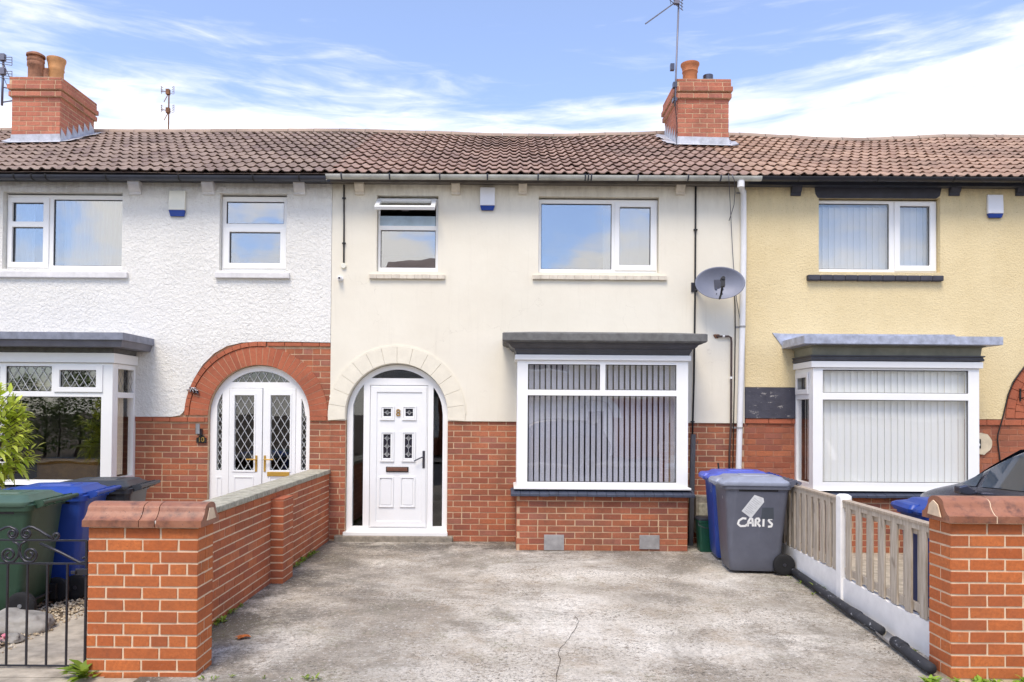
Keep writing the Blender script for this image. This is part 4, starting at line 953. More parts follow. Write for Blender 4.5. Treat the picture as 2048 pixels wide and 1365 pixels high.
while x < X1-.03: mb.box(x+.001, min(X1, x+.16)-.001, -.085+random.uniform(-.002, .002), .05, Z0+random.uniform(-.003, .001), Z1); x += .16
mb.build('sill', M_DARKM, w6o, o6, bevel=.012)
slats('blind', M_BLW, w6o, o6, R6[0]+.04, R6[1]-.03, R6[2], R6[3]-.055, .17, .083, .089, 9)
A_ = [W(1628, 366, -.03), W(1886, 366, -.03), W(1880, 392, -.03), W(1874, 397, -.03), W(1636, 396, -.03), W(1631, 388, -.03)]
MB().slab(A_, [], -.032, .0).build('lintel', M_DARKM, w6o, o6, bevel=.004)
def cornice6(ob, X0, X1, Y, zf):
    ct = W(1790, 672, -BD-.2)[1]
    profile_band(X0, X1, Y, [(.0, zf+.001), (.035, zf+.01), (.04, zf+.03), (.03, zf+.045), (.03, zf+.055), (.045, zf+.062), (.045, zf+.075), (.0, zf+.075)]).build('cornice_bead', M_DARK, ob, o6, angle=30)
    profile_band(X0, X1, Y, [(.01, zf+.077), (.02, zf+.17), (.05, zf+.185), (.05, zf+.2), (.0, zf+.2)]).build('frieze', M_OLIVE, ob, o6, angle=30)
    profile_band(X0, X1, Y, [(.06, zf+.202), (.075, zf+.21), (.09, zf+.23), (.14, zf+.24), (.14, ct-.095), (.0, ct-.095)]).build('cornice', M_DARK, ob, o6, angle=30)
    profile_band(X0, X1, Y, [(.165, ct-.10), (.175, ct-.095), (.175, ct), (-.3, ct+.05)]).build('lead_roof', M_LEAD, ob, o6)
    mb = MB(); a_ = X0-.17; zt_ = ct+.105   # flashing dressed up the wall
    mb.slab([(a_-.13, zt_+.0), (a_+.0, ct-.07), (a_+.03, ct-.07), (a_+.1, ct+.02), (X1+.02, ct+.04), (X1+.05, ct+.075), (X1+.02, ct+.1), (a_, zt_-.01)], [], -.036, -.0245)
    mb.build('wall_flashing', M_LEAD, ob, o6)
b6 = bay(h6, o6, BX6, (Z6['sill'], Z6['fb'], Z6['ft'], Z6['fa']), [(1646, 741, 1937, 787), (1646, 801, 1937, 966)], W(1790, 794, -BD)[1], cornice6, MB_FAC, M_SLATE, gl=M_GLASS6)
slats('blind', M_BL6, b6, o6, BX6[0]+.1, BX6[1]-.06, Z6['fb']+.045, Z6['ft']-.03, -BD+.105, .082, .089, 10)
slats('blind', M_BL6, b6, o6, -BD+.16, -.02, Z6['fb']+.085, Z6['ft']-.03, BX6[0]+.12, .082, .089, 30, 'y')
# small side sash on the left return
yy0, yy1 = -BD+.125, -.055; zs_ = W(1790, 794, -BD)[1]; mb = MB()
t_ = MB().slab([(yy0, zs_+.03), (yy1, zs_+.03), (yy1, Z6['ft']-.05), (yy0, Z6['ft']-.05)], [[(yy0+.06, zs_+.09), (yy1-.06, zs_+.09), (yy1-.06, Z6['ft']-.11), (yy0+.06, Z6['ft']-.11)]], 0, .014)
mb.v = [(BX6[0]-.002-p[1], p[0], p[2]) for p in t_.v]; mb.f = t_.f; mb.build('sash', M_UPVC, b6, o6, bevel=.004)
for c_ in ((1583, 1603), (1900, 1921), (2034, 2056)): corbel(h6, o6, *c_, M_DARKM, 370, 391)
airbrick(h6, o6, (1998, 374, 2031, 395), M_R6)
eaves(h6, o6, XB[2], XB[3], M_GUT10)
ro6 = roof(h6, o6, XB[2], XB[3], M_T6)
gutter(h6, o6, XB[2]+.125, XB[3], zg(1510, 353), zg(2200, 356), M_GUT6, M_BLACK, brk=[W(x, 355, -.27)[0] for x in (1596, 1753, 1905, 2043, 2150)])
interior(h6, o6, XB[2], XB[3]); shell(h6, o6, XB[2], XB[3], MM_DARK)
MB().tube([wp(2052, 730, -.035), wp(2040, 745, -.035), wp(2026, 765, -.035), wp(2016, 790, -.035), wp(2008, 825, -.035), wp(2003, 845, -.03), wp(1996, 868, -.02), wp(1995, 880, -.02), wp(2000, 920, -.02), wp(2000, 1000, -.02)], .008, 6).build('wall_cable', M_BLACK, h6, o6, smooth=True)
x, y, z = wp(2040, 790, -.02); mb = MB().box(x-.01, x+.01, -.03, -.02, z-.08, z+.08); mb.tube([(x, -.03, z-.05), (x+.05, -.16, z-.01), (x+.08, -.2, z+.04)], .006, 6); mb.tube([(x, -.03, z+.06), (x+.05, -.2, z+.04), (x+.12, -.24, z+.04)], .006, 6)
tag(mb.build('hanging_bracket', M_BLACK), 'black iron hanging basket bracket on the right house brickwork', 'bracket')

# ======== the next houses along, of which the photograph only shows the roofs
def next_house(label, xa, xb, wm, rm, wx):
    o = ((xa+xb)/2, 0, 0); e_ = empty('terraced_house', o, label, 'house', 'terraced houses')
    r_ = (wx-.75, wx+.75, 3.46, 4.38); r2 = (wx-.8, wx+.8, .9, 2.2)
    MB().slab(rect(xa, xb, 1.55, ZT), [rect(*r_), rect(r2[0], r2[1], 1.7, r2[3])] , -.024, .2).build('rendered_wall', wm, e_, o)
    MB().slab(rect(xa, xb, -.05, 1.549), [rect(r2[0], r2[1], r2[2], 1.5)], .004, .2).build('brick_wall', MM_FAC, e_, o)
    for q_ in (r_, r2):
        f_ = MB().slab(rect(*q_), [rect(q_[0]+.07, q_[0]+.95, q_[2]+.07, q_[3]-.07), rect(q_[0]+1.02, q_[1]-.07, q_[2]+.07, q_[3]-.07)], -.03, .06).build('window', M_UPVC, e_, o, bevel=.005)
        MB().box(q_[0]+.06, q_[1]-.06, .02, .026, q_[2]+.06, q_[3]-.06).build('pane', M_GLASS, f_, o)
        MB().box(q_[0]-.08, q_[1]+.08, -.09, -.0305, q_[2]-.07, q_[2]-.002).build('sill', M_WSILL, f_, o)
    roof(e_, o, xa, xb, rm); eaves(e_, o, xa, xb, M_GUT10); gutter(e_, o, xa, xb, zg(-100, 350), zg(-100, 350), M_GUT6, M_BLACK); interior(e_, o, xa, xb); shell(e_, o, xa, xb, MM_DARK)
next_house('terraced house beyond the left chimney with only its brown roof in view', XB[0]-5.3, XB[0], M_R10, M_T10, XB[0]-3.6)
next_house('terraced house at the far right end with only its tiled roof in view', XB[3], XB[3]+5.3, M_R6, M_T6, XB[3]+3.4)

# ---------------------------------------------------------------- chimneys
def chimney(parent, o, pxl, pxr, pytop, pybase, Yf, depth, pots, mat):
    X0, _ = W(pxl, 230, Yf); X1, _ = W(pxr, 230, Yf); zt = W((pxl+pxr)/2, pytop, Yf)[1]; zb = W((pxl+pxr)/2, pybase, Yf)[1]
    Yb = Yf+depth; core = MB().box(X0, X1, Yf, Yb, zb-.25, zt-.3)
    z = zt-.3; layers = [(.0, z, z), (.035, z, z+.075), (.012, z+.075, z+.105), (.05, z+.105, z+.18), (.028, z+.18, zt)]
    for ov_, a_, b_ in layers[1:]: core.box(X0-ov_, X1+ov_, Yf-ov_, Yb+ov_, a_+.0005, b_-.0005)
    ch = core.build('chimney', MM_FAC, parent, o)
    mb = MB(); brick_block(mb, X0, X1, Yf, Yb, zb-.25, zt-.3, faces='FLR', z_base=zt-.3, bond='s')
    for ov_, a_, b_ in layers[1:]: brick_block(mb, X0-ov_, X1+ov_, Yf-ov_, Yb+ov_, a_, b_, faces='FLRB', z_base=a_, bond='s', phase=.06*ov_*20)
    mb.build('chimney_brick', mat, ch, o)
    mb = MB(); X_, Y_ = (X0+X1)/2, (Yf+Yb)/2; rings = []
    rnd = random.Random(5)
    for f_, h_ in ((1, 0), (.93, .03), (.75, .055), (.4, .07)):
        hx_, hy_ = (X1-X0)/2*f_, (Yb-Yf)/2*f_
        rings.append([(X_+a_*hx_, Y_+b_*hy_, zt+h_+rnd.uniform(-.006, .006)) for a_, b_ in ((-1, -1), (-.5, -1), (0, -1), (.5, -1), (1, -1), (1, 0), (1, 1), (.5, 1), (0, 1), (-.5, 1), (-1, 1), (-1, 0))])
    mb.loft(rings); mb.build('flaunching', M_FLAUN, ch, o, smooth=True)
    for (px, py0, yofs, r, kind, mt) in pots:
        Yp = Yf+yofs; x, zt_ = W(px, py0, Yp); zb_ = zt+.02; h_ = zt_-zb_
        if kind == 'bell': pr = [(r*.86, 0), (r*.86, h_*.55), (r*.95, h_*.6), (r*.9, h_*.66), (r*1.0, h_*.85), (r*1.12, h_*.93), (r*1.12, h_), (r*.85, h_), (r*.8, h_*.5)]
        elif kind == 'cap': pr = [(r*.85, 0), (r*.85, h_*.5), (r*.97, h_*.54), (r*.97, h_*.64), (r*.92, h_*.68), (r, h_*.72), (r, h_*.78), (r*.8, h_*.79), (r*.8, h_*.86), (r*1.08, h_*.87), (r*1.06, h_*.93), (r*.6, h_), (r*.01, h_*1.02)]
        else: pr = [(r, 0), (r, h_), (r*.7, h_*1.05), (r*.01, h_*1.1)]
        MB().lathe(pr, (x, Yp, zb_), 28).build('chimney_pot', mt, ch, o, angle=40)
    return ch, X0, X1, zt, zb, Yb
c10 = chimney(h10, o10, 24, 120, 156, 287, 1.85, .95, [(72, 107, .24, .125, 'cap', M_POTR), (113, 119, .42, .125, 'bell', M_POT2), (99, 142, .75, .1, 'bell', M_POTR)], MB_CHIM)
c8 = chimney(h8, o8, 1356, 1457, 160, 290, 1.85, .95, [(1380, 129, .24, .13, 'bell', M_POT), (1416, 152, .3, .08, 'low', M_STEEL)], MB_CHIM)
def flashing(ch, o, mat, stepped):
    c_, X0, X1, zt, zb, Yb = ch; Yf = 1.85
    s_at = lambda y: (y-YE)/(YR-YE)
    mb = MB()
    zf_ = lambda x, y: slope_pt(x, s_at(y), 0)[2]
    # front apron
    mb.add([(X0-.1, Yf-.16, zf_(X0, Yf-.16)+.075), (X1+.1, Yf-.16, zf_(X1, Yf-.16)+.075), (X1+.02, Yf-.008, zf_(X1, Yf)+.06), (X0-.02, Yf-.008, zf_(X0, Yf)+.06), (X1+.006, Yf-.010, zf_(X1, Yf)+.17), (X0-.006, Yf-.010, zf_(X0, Yf)+.17)], [(0, 1, 2, 3), (3, 2, 4, 5)])
    for x, sg in ((X0, -1), (X1, 1)):
        n = 6
        for i in range(n):
            y0, y1 = Yf+(Yb-Yf)*i/n, Yf+(Yb-Yf)*(i+1)/n; z0, z1 = zf_(x, y0), zf_(x, y1); xx = x+sg*.008
            mb.add([(xx, y0, z0+.03), (xx, y1, z1+.03), (xx, y1, z1+.10), (xx, y0+.02, z1+.19), (xx, y0, z0+.10)], [(0, 1, 2, 3, 4)])
            w0 = .16+.03*sin(i*2); mb.add([(xx, y0, z0+.055), (xx, y1, z1+.055), (xx+sg*w0, y1, z1+.07), (xx+sg*w0, y0, z0+.07)], [(0, 1, 2, 3)])
    mb.build('flashing', mat, c_, o)
flashing(c10, o10, M_LEADW, True); flashing(c8, o8, M_LEADW, True)

# ---------------------------------------------------------------- things fixed to the houses
def alarm(name, px, label, casing, lens_px):
    X0, X1, Z0, Z1 = RW(*px, -.05); zl = W(px[0], lens_px, -.05)[1]
    e_ = empty(name, ((X0+X1)/2, -.025, Z0), label, 'alarm box', 'burglar alarm boxes on the house fronts'); o = e_.location
    MB().loft([[(X0, -.026, zl+.002), (X0, -.07, zl+.002), (X1, -.07, zl+.002), (X1, -.026, zl+.002)], [(X0, -.026, Z1), (X0, -.06, Z1), (X1, -.06, Z1), (X1, -.026, Z1)]]).build('casing', casing, e_, o, bevel=.008)
    MB().loft([[(X0+.02, -.028, Z0), (X0+.02, -.055, Z0), (X1-.02, -.055, Z0), (X1-.02, -.028, Z0)], [(X0+.002, -.028, zl), (X0+.002, -.068, zl), (X1-.002, -.068, zl), (X1-.002, -.028, zl)]]).build('lens', M_BLUE, e_, o, bevel=.004)
alarm('alarm_box', (338, 382, 371, 433), 'ivory alarm box with bright blue base on the white roughcast wall', M_ALARM, 421)
alarm('alarm_box', (960, 375, 990, 421), 'plain white alarm box with blue base between the windows of the cream house', M_ALARMW, 412)
alarm('alarm_box', (1975, 390, 2006, 436), 'white alarm box with small dark blue base on the yellow wall', M_ALARMW, 428)
# camera + junction box
x, y, z = wp(687, 532, -.04); tag(MB().lathe([(.03, -.05), (.034, -.045), (.034, -.023)], (x, 0, z), 18, 'y').build('junction_box', M_ALARM), 'round cream junction box at the foot of the short black conduit', 'junction box')
x, y, z = wp(680, 557, -.06); e_ = empty('security_camera', (x, -.022, z), 'small white dome security camera below the round junction box', 'camera'); o = e_.location
MB().lathe([(.034, -.045), (.036, -.023)], (x, 0, z), 16, 'y').build('mount', M_ALARMW, e_, o, smooth=False)
MB().lathe([(.004, -.105), (.018, -.1), (.026, -.085), (.028, -.06), (.02, -.046)], (x, 0, z), 16, 'y').build('housing', M_ALARMW, e_, o, smooth=True)
MB().lathe([(.001, -.110), (.014, -.107), (.014, -.1)], (x, 0, z-.002), 12, 'y').build('lens', M_BLACK, e_, o)
# wall light and number 10 plaque
x, y, z = wp(397, 857, -.05); e_ = empty('wall_lamp', (x, 0, z-.1), 'slim silver cylinder wall lamp left of the double doors', 'lamp'); o = e_.location
MB().lathe([(.012, z-.075), (.027, z-.07), (.027, z+.055), (.02, z+.06)], (x, -.075, 0), 18).build('shade', M_RIM, e_, o, angle=40)
MB().box(x+.005, x+.035, -.04, -.0, z-.085, z-.005).tube([(x+.02, -.02, z-.06), (x, -.075, z-.09), (x, -.075, z-.07)], .008, 6).build('bracket', M_STEEL, e_, o)
x, y, z = wp(403, 879, -.01); e_ = empty('number_plaque', (x, 0, z-.05), 'black arched plaque with gold number 10 under the wall lamp', 'house number'); o = e_.location
pl = [(x-.062, z-.045), (x+.062, z-.045), (x+.062, z+.02), (x+.045, z+.024)]+arc(x, z+.02, .038, .1, pi-.1, 10)+[(x-.045, z+.024), (x-.062, z+.02)]
MB().slab(pl, [], -.022, -.0).build('plate', M_BLACK, e_, o, bevel=.002)
text_mb('10', .085, .003).xform(Matrix.Translation((x, -.023, z-.005)) @ Matrix.Rotation(pi/2, 4, 'X')).build('numerals', M_BRASS, e_, o)
# plaque 6
x, z = W(1962, 888, -.02); e_ = empty('number_plaque', (x, 0, z-.1), 'rough pale stone plaque with black number tile beside the right bay', 'house number'); o = e_.location
rnd = random.Random(4); MB().slab([(x+.13*cos(t)*(1+.12*sin(2*t+1)+rnd.uniform(-.04, .04)), z+.145*sin(t)*(1+rnd.uniform(-.06, .06))) for t in [2*pi*i/20 for i in range(20)]], [], -.03, -.003).build('stone', M_STONEP, e_, o, bevel=.006)
MB().box(x-.08, x-.01, -.036, -.0305, z-.06, z+.06).build('number_tile', M_BLACK, e_, o)
text_mb('6', .11, .002).xform(Matrix.Translation((x-.045, -.038, z)) @ Matrix.Rotation(pi/2, 4, 'X')).build('numeral', M_WHITEP, e_, o)
# satellite dish
x, z = W(1440, 566, -.3); e_ = empty('satellite_dish', (W(1390, 575, -.03)[0], -.022, W(1390, 575, -.03)[1]), 'grey oval satellite dish on the cream wall beside the white downpipe', 'satellite dish'); o = e_.location
Rm = Matrix.Translation((x, -.3, z)) @ Matrix.Rotation(radians(-9), 4, 'X') @ Matrix.Rotation(radians(-9), 4, 'Z') @ Matrix.Rotation(radians(3), 4, 'Y')
rings = []; a_, b_ = .3, .208; n = 40
for f_ in (.02, .25, .5, .75, .93, 1.0): rings.append([(a_*f_*cos(2*pi*i/n), .075*(1-f_*f_), b_*f_*sin(2*pi*i/n)) for i in range(n)])
rings.append([(a_*1.02*cos(2*pi*i/n), .003, b_*1.02*sin(2*pi*i/n)) for i in range(n)])
rings.append([(a_*1.0*cos(2*pi*i/n), .012, b_*1.0*sin(2*pi*i/n)) for i in range(n)])
for f_ in (.7, .3, .02): rings.append([(a_*f_*cos(2*pi*i/n), .012+.075*(1-f_*f_), b_*f_*sin(2*pi*i/n)) for i in range(n)])
MB().loft(rings).xform(Rm).build('reflector', M_COIL, e_, o, smooth=True)
mb = MB().tube([(0, .02, -.2), (0, -.12, -.19), (0, -.3, -.1)], .013, 8); mb.xform(Rm); mb.build('arm', M_BLACK, e_, o, smooth=True)
mb = MB().box(-.022, .022, -.33, -.27, -.15, -.06); mb.lathe([(.022, -.34), (.028, -.28), (.03, -.25)], (0, 0, -.05), 12, 'y'); mb.xform(Rm); mb.build('receiver', M_BLACK, e_, o)
mb = MB()
for sx in (-.04, .04): mb.lathe([(.012, .05), (.012, .066)], (sx, 0, -.06), 10, 'y')
for sx in (-.035, .035): mb.lathe([(.006, .03), (.006, .06)], (sx, 0, -.13), 8, 'y')
mb.xform(Rm); mb.build('bolts', M_STEEL, e_, o)
x0, y0, z0 = o; mb = MB().box(x0-.05, x0+.03, -.034, -.023, z0-.06, z0+.06); mb.tube([(x0, -.03, z0+.03), (x0+.08, -.16, z0+.0), (x+.0, -.2, z-.02)], .014, 8); mb.tube([(x0, -.03, z0-.04), (x0+.08, -.16, z0-.01)], .012, 8); mb.box(x-.05, x+.05, -.24, -.19, z-.1, z+.05)
mb.build('bracket', M_STEEL, e_, o)
# aerials
def aer(px, py, Y): x_, z_ = W(px, py, Y); return Vector((x_, Y, z_))
Ya = 1.78
b0, t0 = aer(1350, 200, Ya), aer(1360, -60, Ya)
e_ = empty('roof_aerial', b0, 'tall aerial mast with long yagi arm strapped to the middle chimney', 'aerial', 'roof aerials'); o = b0
MB().tube([b0-Vector((0, 0, .1)), b0, t0], .014, 8).build('mast', M_ALU, e_, o, smooth=True)
A_, B_ = aer(1348, 7, Ya-.05), aer(1291, 48, Ya-.35); mb = MB().tube([A_, B_], .011, 6); d_ = (B_-A_)
for i in range(15):
    p = A_+d_*(.12+.88*i/14); h_ = Vector((0, .13, .05)); s_ = Vector((.03, .12, .06)) ; mb.tube([p-s_*.55, p+s_*.55], .004, 5)
mb.build('director_boom', M_ALU, e_, o)
mb = MB(); c_ = aer(1352, 5, Ya-.03)
for dz in (-.05, .0, .05, .1): mb.tube([c_+Vector((-.12, -.1, dz+.03)), c_+Vector((.13, .1, dz-.02))], .006, 5)
for dx in (-.1, .11): mb.tube([c_+Vector((dx, dx*.8, -.07)), c_+Vector((dx, dx*.8, .13))], .006, 5)
mb.box(c_.x-.03, c_.x+.05, c_.y-.03, c_.y+.03, c_.z-.03, c_.z+.05)
mb.build('reflector', M_ALU, e_, o)
mb = MB().box(b0.x-.03, b0.x+.03, Ya-.02, Ya+.09, b0.z-.02, b0.z+.03); p = aer(1347, 135, Ya); mb.box(p.x-.05, p.x+.01, Ya-.03, Ya+.03, p.z-.05, p.z+.05); p2 = aer(1350, 170, Ya); mb.box(p2.x-.03, p2.x+.03, Ya-.02, Ya+.06, p2.z-.04, p2.z+.04)
mb.build('clamp', M_STEEL, e_, o)
MB().tube([aer(1351, 150, Ya), aer(1349, 200, Ya-.03), aer(1354, 250, Ya-.03), aer(1353, 290, Ya-.05)], .006, 5).build('cable', M_BLACK, e_, o)
# rusty aerial at far ridge
Yq = 3.35; b0, t0 = aer(337, 262, Yq), aer(338, 181, Yq); b0 = b0-Vector((0, 0, .15))
e_ = empty('roof_aerial', b0, 'small rusty aerial with two stacked heads rising behind the left ridge', 'aerial', 'roof aerials'); o = b0
MB().tube([b0, t0], .012, 6).build('mast', M_RUST, e_, o)
for py in (185, 222):
    c_ = aer(336, py, Yq); mb = MB().box(c_.x-.03, c_.x+.03, Yq-.03, Yq+.03, c_.z-.04, c_.z+.05)
    mb.tube([c_, aer(323, py-3, Yq)], .007, 5); mb.tube([c_-Vector((.0, 0, .04)), aer(328, py+19, Yq-.1)], .007, 5); mb.tube([c_, aer(347, py+4, Yq)], .004, 5)
    for px, s_ in ((323, -1), (348, 1)):
        for j in range(3): p = aer(px, py-10+j*4.5, Yq); mb.tube([p-Vector((.0, .03, 0)), p+Vector((.03*-s_, .0, -.01))], .004, 5)
        mb.tube([aer(px, py-12, Yq), aer(px, py+3, Yq)], .005, 5)
    mb.build('aerial_head', M_RUST, e_, o)
# left aerial
Yl = 1.9; b0, t0 = aer(4, 205, Yl), aer(7, 114, Yl)
e_ = empty('roof_aerial', b0, 'grey lattice aerial on the left chimney at the photo edge', 'aerial', 'roof aerials'); o = b0
MB().tube([b0-Vector((0, 0, .05)), t0], .017, 8).tube([b0, aer(24, 202, Yl+.02)], .01, 6).tube([aer(5, 175, Yl), aer(24, 178, Yl)], .01, 6).build('mast', M_ALU, e_, o, smooth=True)
for py in (122, 150):
    mb = MB()
    for j in range(4): mb.tube([aer(0, py-7+j*4, Yl-.02), aer(24, py-5+j*5.5-2, Yl-.02)], .006, 5)
    mb.tube([aer(24, py-7, Yl-.02), aer(24, py+8, Yl-.02)], .006, 5); mb.tube([aer(-16, py-9, Yl), aer(7, py-6, Yl)], .006, 5); p = aer(6, py-5, Yl); mb.box(p.x-.04, p.x+.04, Yl-.04, Yl+.02, p.z-.04, p.z+.06)
    mb.tube([aer(8, py+7, Yl), aer(20, py+35, Yl)], .006, 5); mb.build('aerial_head', M_ALU, e_, o)

# ---------------------------------------------------------------- front walls
YP = -4.96
LX0, LX1 = RW(176, 1060, 394, 1365, YP)[0], RW(176, 1060, 394, 1365, YP)[1]; zcap = W(290, 1055, YP)[1]
def saddle(mb, x0, x1, yc, z0, w_=.30, h_=.145):     # bell shaped coping, one stone
    pr = []; hw = w_/2; fl = .042
    pr = [(-hw, 0), (-hw, fl)]
    for i in range(9):
        t = i/8; y = -hw+(hw*.42)*t; pr.append((y, fl+.055*t**1.9))
    for i in range(1, 12):
        a_ = pi*(1-i/12); pr.append((hw*.58*cos(a_), fl+.055+(h_-fl-.055)*sin(a_)**.8))
    for i in range(9):
        t = 1-i/8; y = hw-(hw*.42)*t; pr.append((y, fl+.055*t**1.9))
    pr += [(hw, fl), (hw, 0)]
    return mb.loft([[(x, yc+y, z0+z) for y, z in pr] for x in (x0, x0+.004, x1-.004, x1)])
pw = empty('garden_wall', ((LX0+LX1)/2, YP, 0), 'brick garden wall with terracotta capped pier running back to the middle house', 'wall'); o = pw.location
py1 = YP+.24
z0c = zcap+.004
mb = MB().box(LX0, LX1, YP, py1, -.06, zcap)
pr_ = mb.build('pier', MM_PIER, pw, o)
brick_block(MB(), LX0, LX1, YP, py1, zcap-BH*13, zcap, faces='FLRB', z_base=zcap-BH*13).build('pier_brick', MB_PIER, pr_, o)
mb = MB(); yc = YP+.115; xs = [LX0-.03, LX0+.325, LX0+.425, LX1+.035]
for a_, b_ in zip(xs, xs[1:]): saddle(mb, a_+.002, b_-.003, yc, z0c)
mb.build('pier_coping', M_COPE, pw, o, angle=40)
mb = MB(); mb.slab([(yc-.07, z0c+.035), (yc+.07, z0c+.035), (yc+.03, z0c+.105), (yc-.03, z0c+.11)], [], 0, .006); mb.v = [(LX1+.035+p[1], p[0], p[2]) for p in mb.v]; mb.build('end_mortar', MM_PIER, pw, o)
XW0, XW1 = -2.485, -2.26; zw = .865
mb = MB().box(XW0, XW1, py1+.001, -.0, -.06, zw); wr = mb.build('wall_run', MM_PIER, pw, o)
q = brick_block(MB(), XW0, XW1, py1+.001, -.002, zw-BH*12, zw, faces='LR', z_base=zw-BH*12, bond='s'); q.build('wall_brick', MB_WALL, wr, o)
mb = MB(); y = py1+.002
while y < -.02:
    y1 = min(-.01, y+.6); mb.box(XW0-.02, XW1+.022, y+.002, y1-.002, zw+.001, zw+.052+random.uniform(-.003, .003)); y = y1
mb.build('coping_slab', M_CONCL, pw, o, bevel=.008)
sx1 = -2.135; sy0, sy1 = -2.41, -2.08
mb = MB().box(XW1+.0, sx1, sy0, sy1, -.06, .80); sp_ = mb.build('pier', MM_PIER, pw, o)
brick_block(MB(), XW1+.006, sx1, sy0, sy1, .80-BH*11, .80, faces='FR', z_base=.80-BH*11, bond='s').box(XW1+.006, sx1+.004, sy0-.004, sy1, .80, .815).build('pier_brick', MB_WALL, sp_, o)

RX0 = W(1902.5, 1200, YP)[0]; RX1 = RX0+.69; zcr = W(1975, 1047, YP)[1]
rw = empty('gate_pier', ((RX0+RX1)/2, YP, 0), 'right orange brick gate pier with rounded terracotta coping', 'gate pier'); o = rw.location
wr = MB().box(RX0, RX1, YP, py1, -.06, zcr).build('wall_run', MM_PIER, rw, o)
brick_block(MB(), RX0, RX1, YP, py1, zcr-BH*13, zcr, faces='FLB', z_base=zcr-BH*13, bond='s').build('pier_brick', MB_PIER, wr, o)
mb = MB(); x = RX0-.035; yc = YP+.115
first = True
while x < RX1: saddle(mb, x+.003, min(RX1, x+(.30 if first else .305))-.004, yc, zcr+.004, .31, .155); x += .30 if first else .305; first = False
mb.build('coping', M_COPE, rw, o, angle=40)
mb = MB(); mb.box(RX0-.02, RX1-.01, yc-.15, yc+.15, zcr+.0042, zcr+.03); x = RX0-.035+.30
pr = None
t_ = MB(); saddle(t_, RX0-.02, RX1-.02, yc, zcr+.003, .308, .1525); mb.v += []; 
t_.build('coping_bed', MM_PIER, rw, o, angle=40)
mb = MB().slab([(yc-.075, zcr+.03), (yc+.07, zcr+.035), (yc+.05, zcr+.10), (yc+.01, zcr+.13), (yc-.04, zcr+.105)], [], 0, .008); mb.v = [(RX0-.037-p[1], p[0], p[2]) for p in mb.v]; mb.build('end_mortar', MM_PIER, rw, o)

# ---------------------------------------------------------------- fence
fxl = lambda y: 3.12+.034*y
fe = empty('fence', (3.05, -2.5, 0), 'low grey timber fence on white concrete posts and boards beside the driveway', 'fence'); o = fe.location
posts = [-.1, -1.2, -3.0]
for y in posts:
    x = fxl(y); mb = MB().loft([[(x-.05, y-.05, -.05), (x+.05, y-.05, -.05), (x+.05, y+.05, -.05), (x-.05, y+.05, -.05)], [(x-.05, y-.05, .95), (x+.05, y-.05, .95), (x+.05, y+.05, .95), (x-.05, y+.05, .95)], [(x-.03, y-.03, .965), (x+.03, y-.03, .965), (x+.03, y+.03, .965), (x-.03, y+.03, .965)]])
    mb.build('post', M_WCONC, fe, o, bevel=.006)
runs = [(-.15, -1.15, .26, .93), (-1.25, -2.95, .265, .925), (-3.05, -4.70, .235, .915)]
for y0, y1, gh, th in runs:
    xa, xb = fxl(y0), fxl(y1)
    def bx_(mb, ya, yb, d0, d1, za, zb_):
        xa_, xb_ = fxl(ya), fxl(yb)
        return mb.add([(xa_+d0, ya, za), (xb_+d0, yb, za), (xb_+d1, yb, za), (xa_+d1, ya, za), (xa_+d0, ya, zb_), (xb_+d0, yb, zb_), (xb_+d1, yb, zb_), (xa_+d1, ya, zb_)],
              [(0, 1, 2, 3), (4, 7, 6, 5), (0, 4, 5, 1), (1, 5, 6, 2), (2, 6, 7, 3), (3, 7, 4, 0)])
    # gravel board with a rough top edge
    mb = MB(); n = 40; vs = []
    for i in range(n+1):
        y = y0+(y1-y0)*i/n; x = fxl(y); t = gh+random.uniform(-.006, .008); vs += [(x-.028, y, 0), (x-.028, y, t), (x+.028, y, t), (x+.028, y, 0)]
    mb.add(vs, [(4*i+k, 4*i+4+k, 4*i+4+(k+1) % 4, 4*i+(k+1) % 4) for i in range(n) for k in range(4)]); mb.build('gravel_board', M_WCONC, fe, o)
    mb = MB(); bx_(mb, y0, y1, -.012, .012, gh+.03, gh+.09); bx_(mb, y0, y1, -.012, .012, th-.10, th-.04); bx_(mb, y0, y1, -.035, .035, th-.018, th+.004); bx_(mb, y0, y1, -.028, -.012, th-.06, th-.02)
    pn = mb.build('fence_panel', M_WOOD, fe, o, bevel=.002)
    np_ = max(3, int(round((y0-y1)/(.16 if y0 > -2 else .205)))); st = (y0-y1)/np_
    for i in range(np_):
        ya = y0-st*(i+.5)+random.uniform(-.006, .006); hw = .047+random.uniform(-.002, .002)
        mb = MB(); j = random.uniform(-.004, .004); bx_(mb, ya+hw, ya-hw, -.028+j*.3, -.0125, gh+.006+j, th-.019); mb.build('picket', M_WOOD, pn, o, bevel=.002)
    for i in range(np_+1):
        ya = y0-st*i; hw = .045; a_, b_ = min(y0, ya+hw), max(y1, ya-hw)
        if a_-b_ < .03: continue
        mb = MB(); bx_(mb, a_, b_, .0125, .028, gh+.006, th-.019); mb.build('picket', M_WOOD, pn, o, bevel=.002)
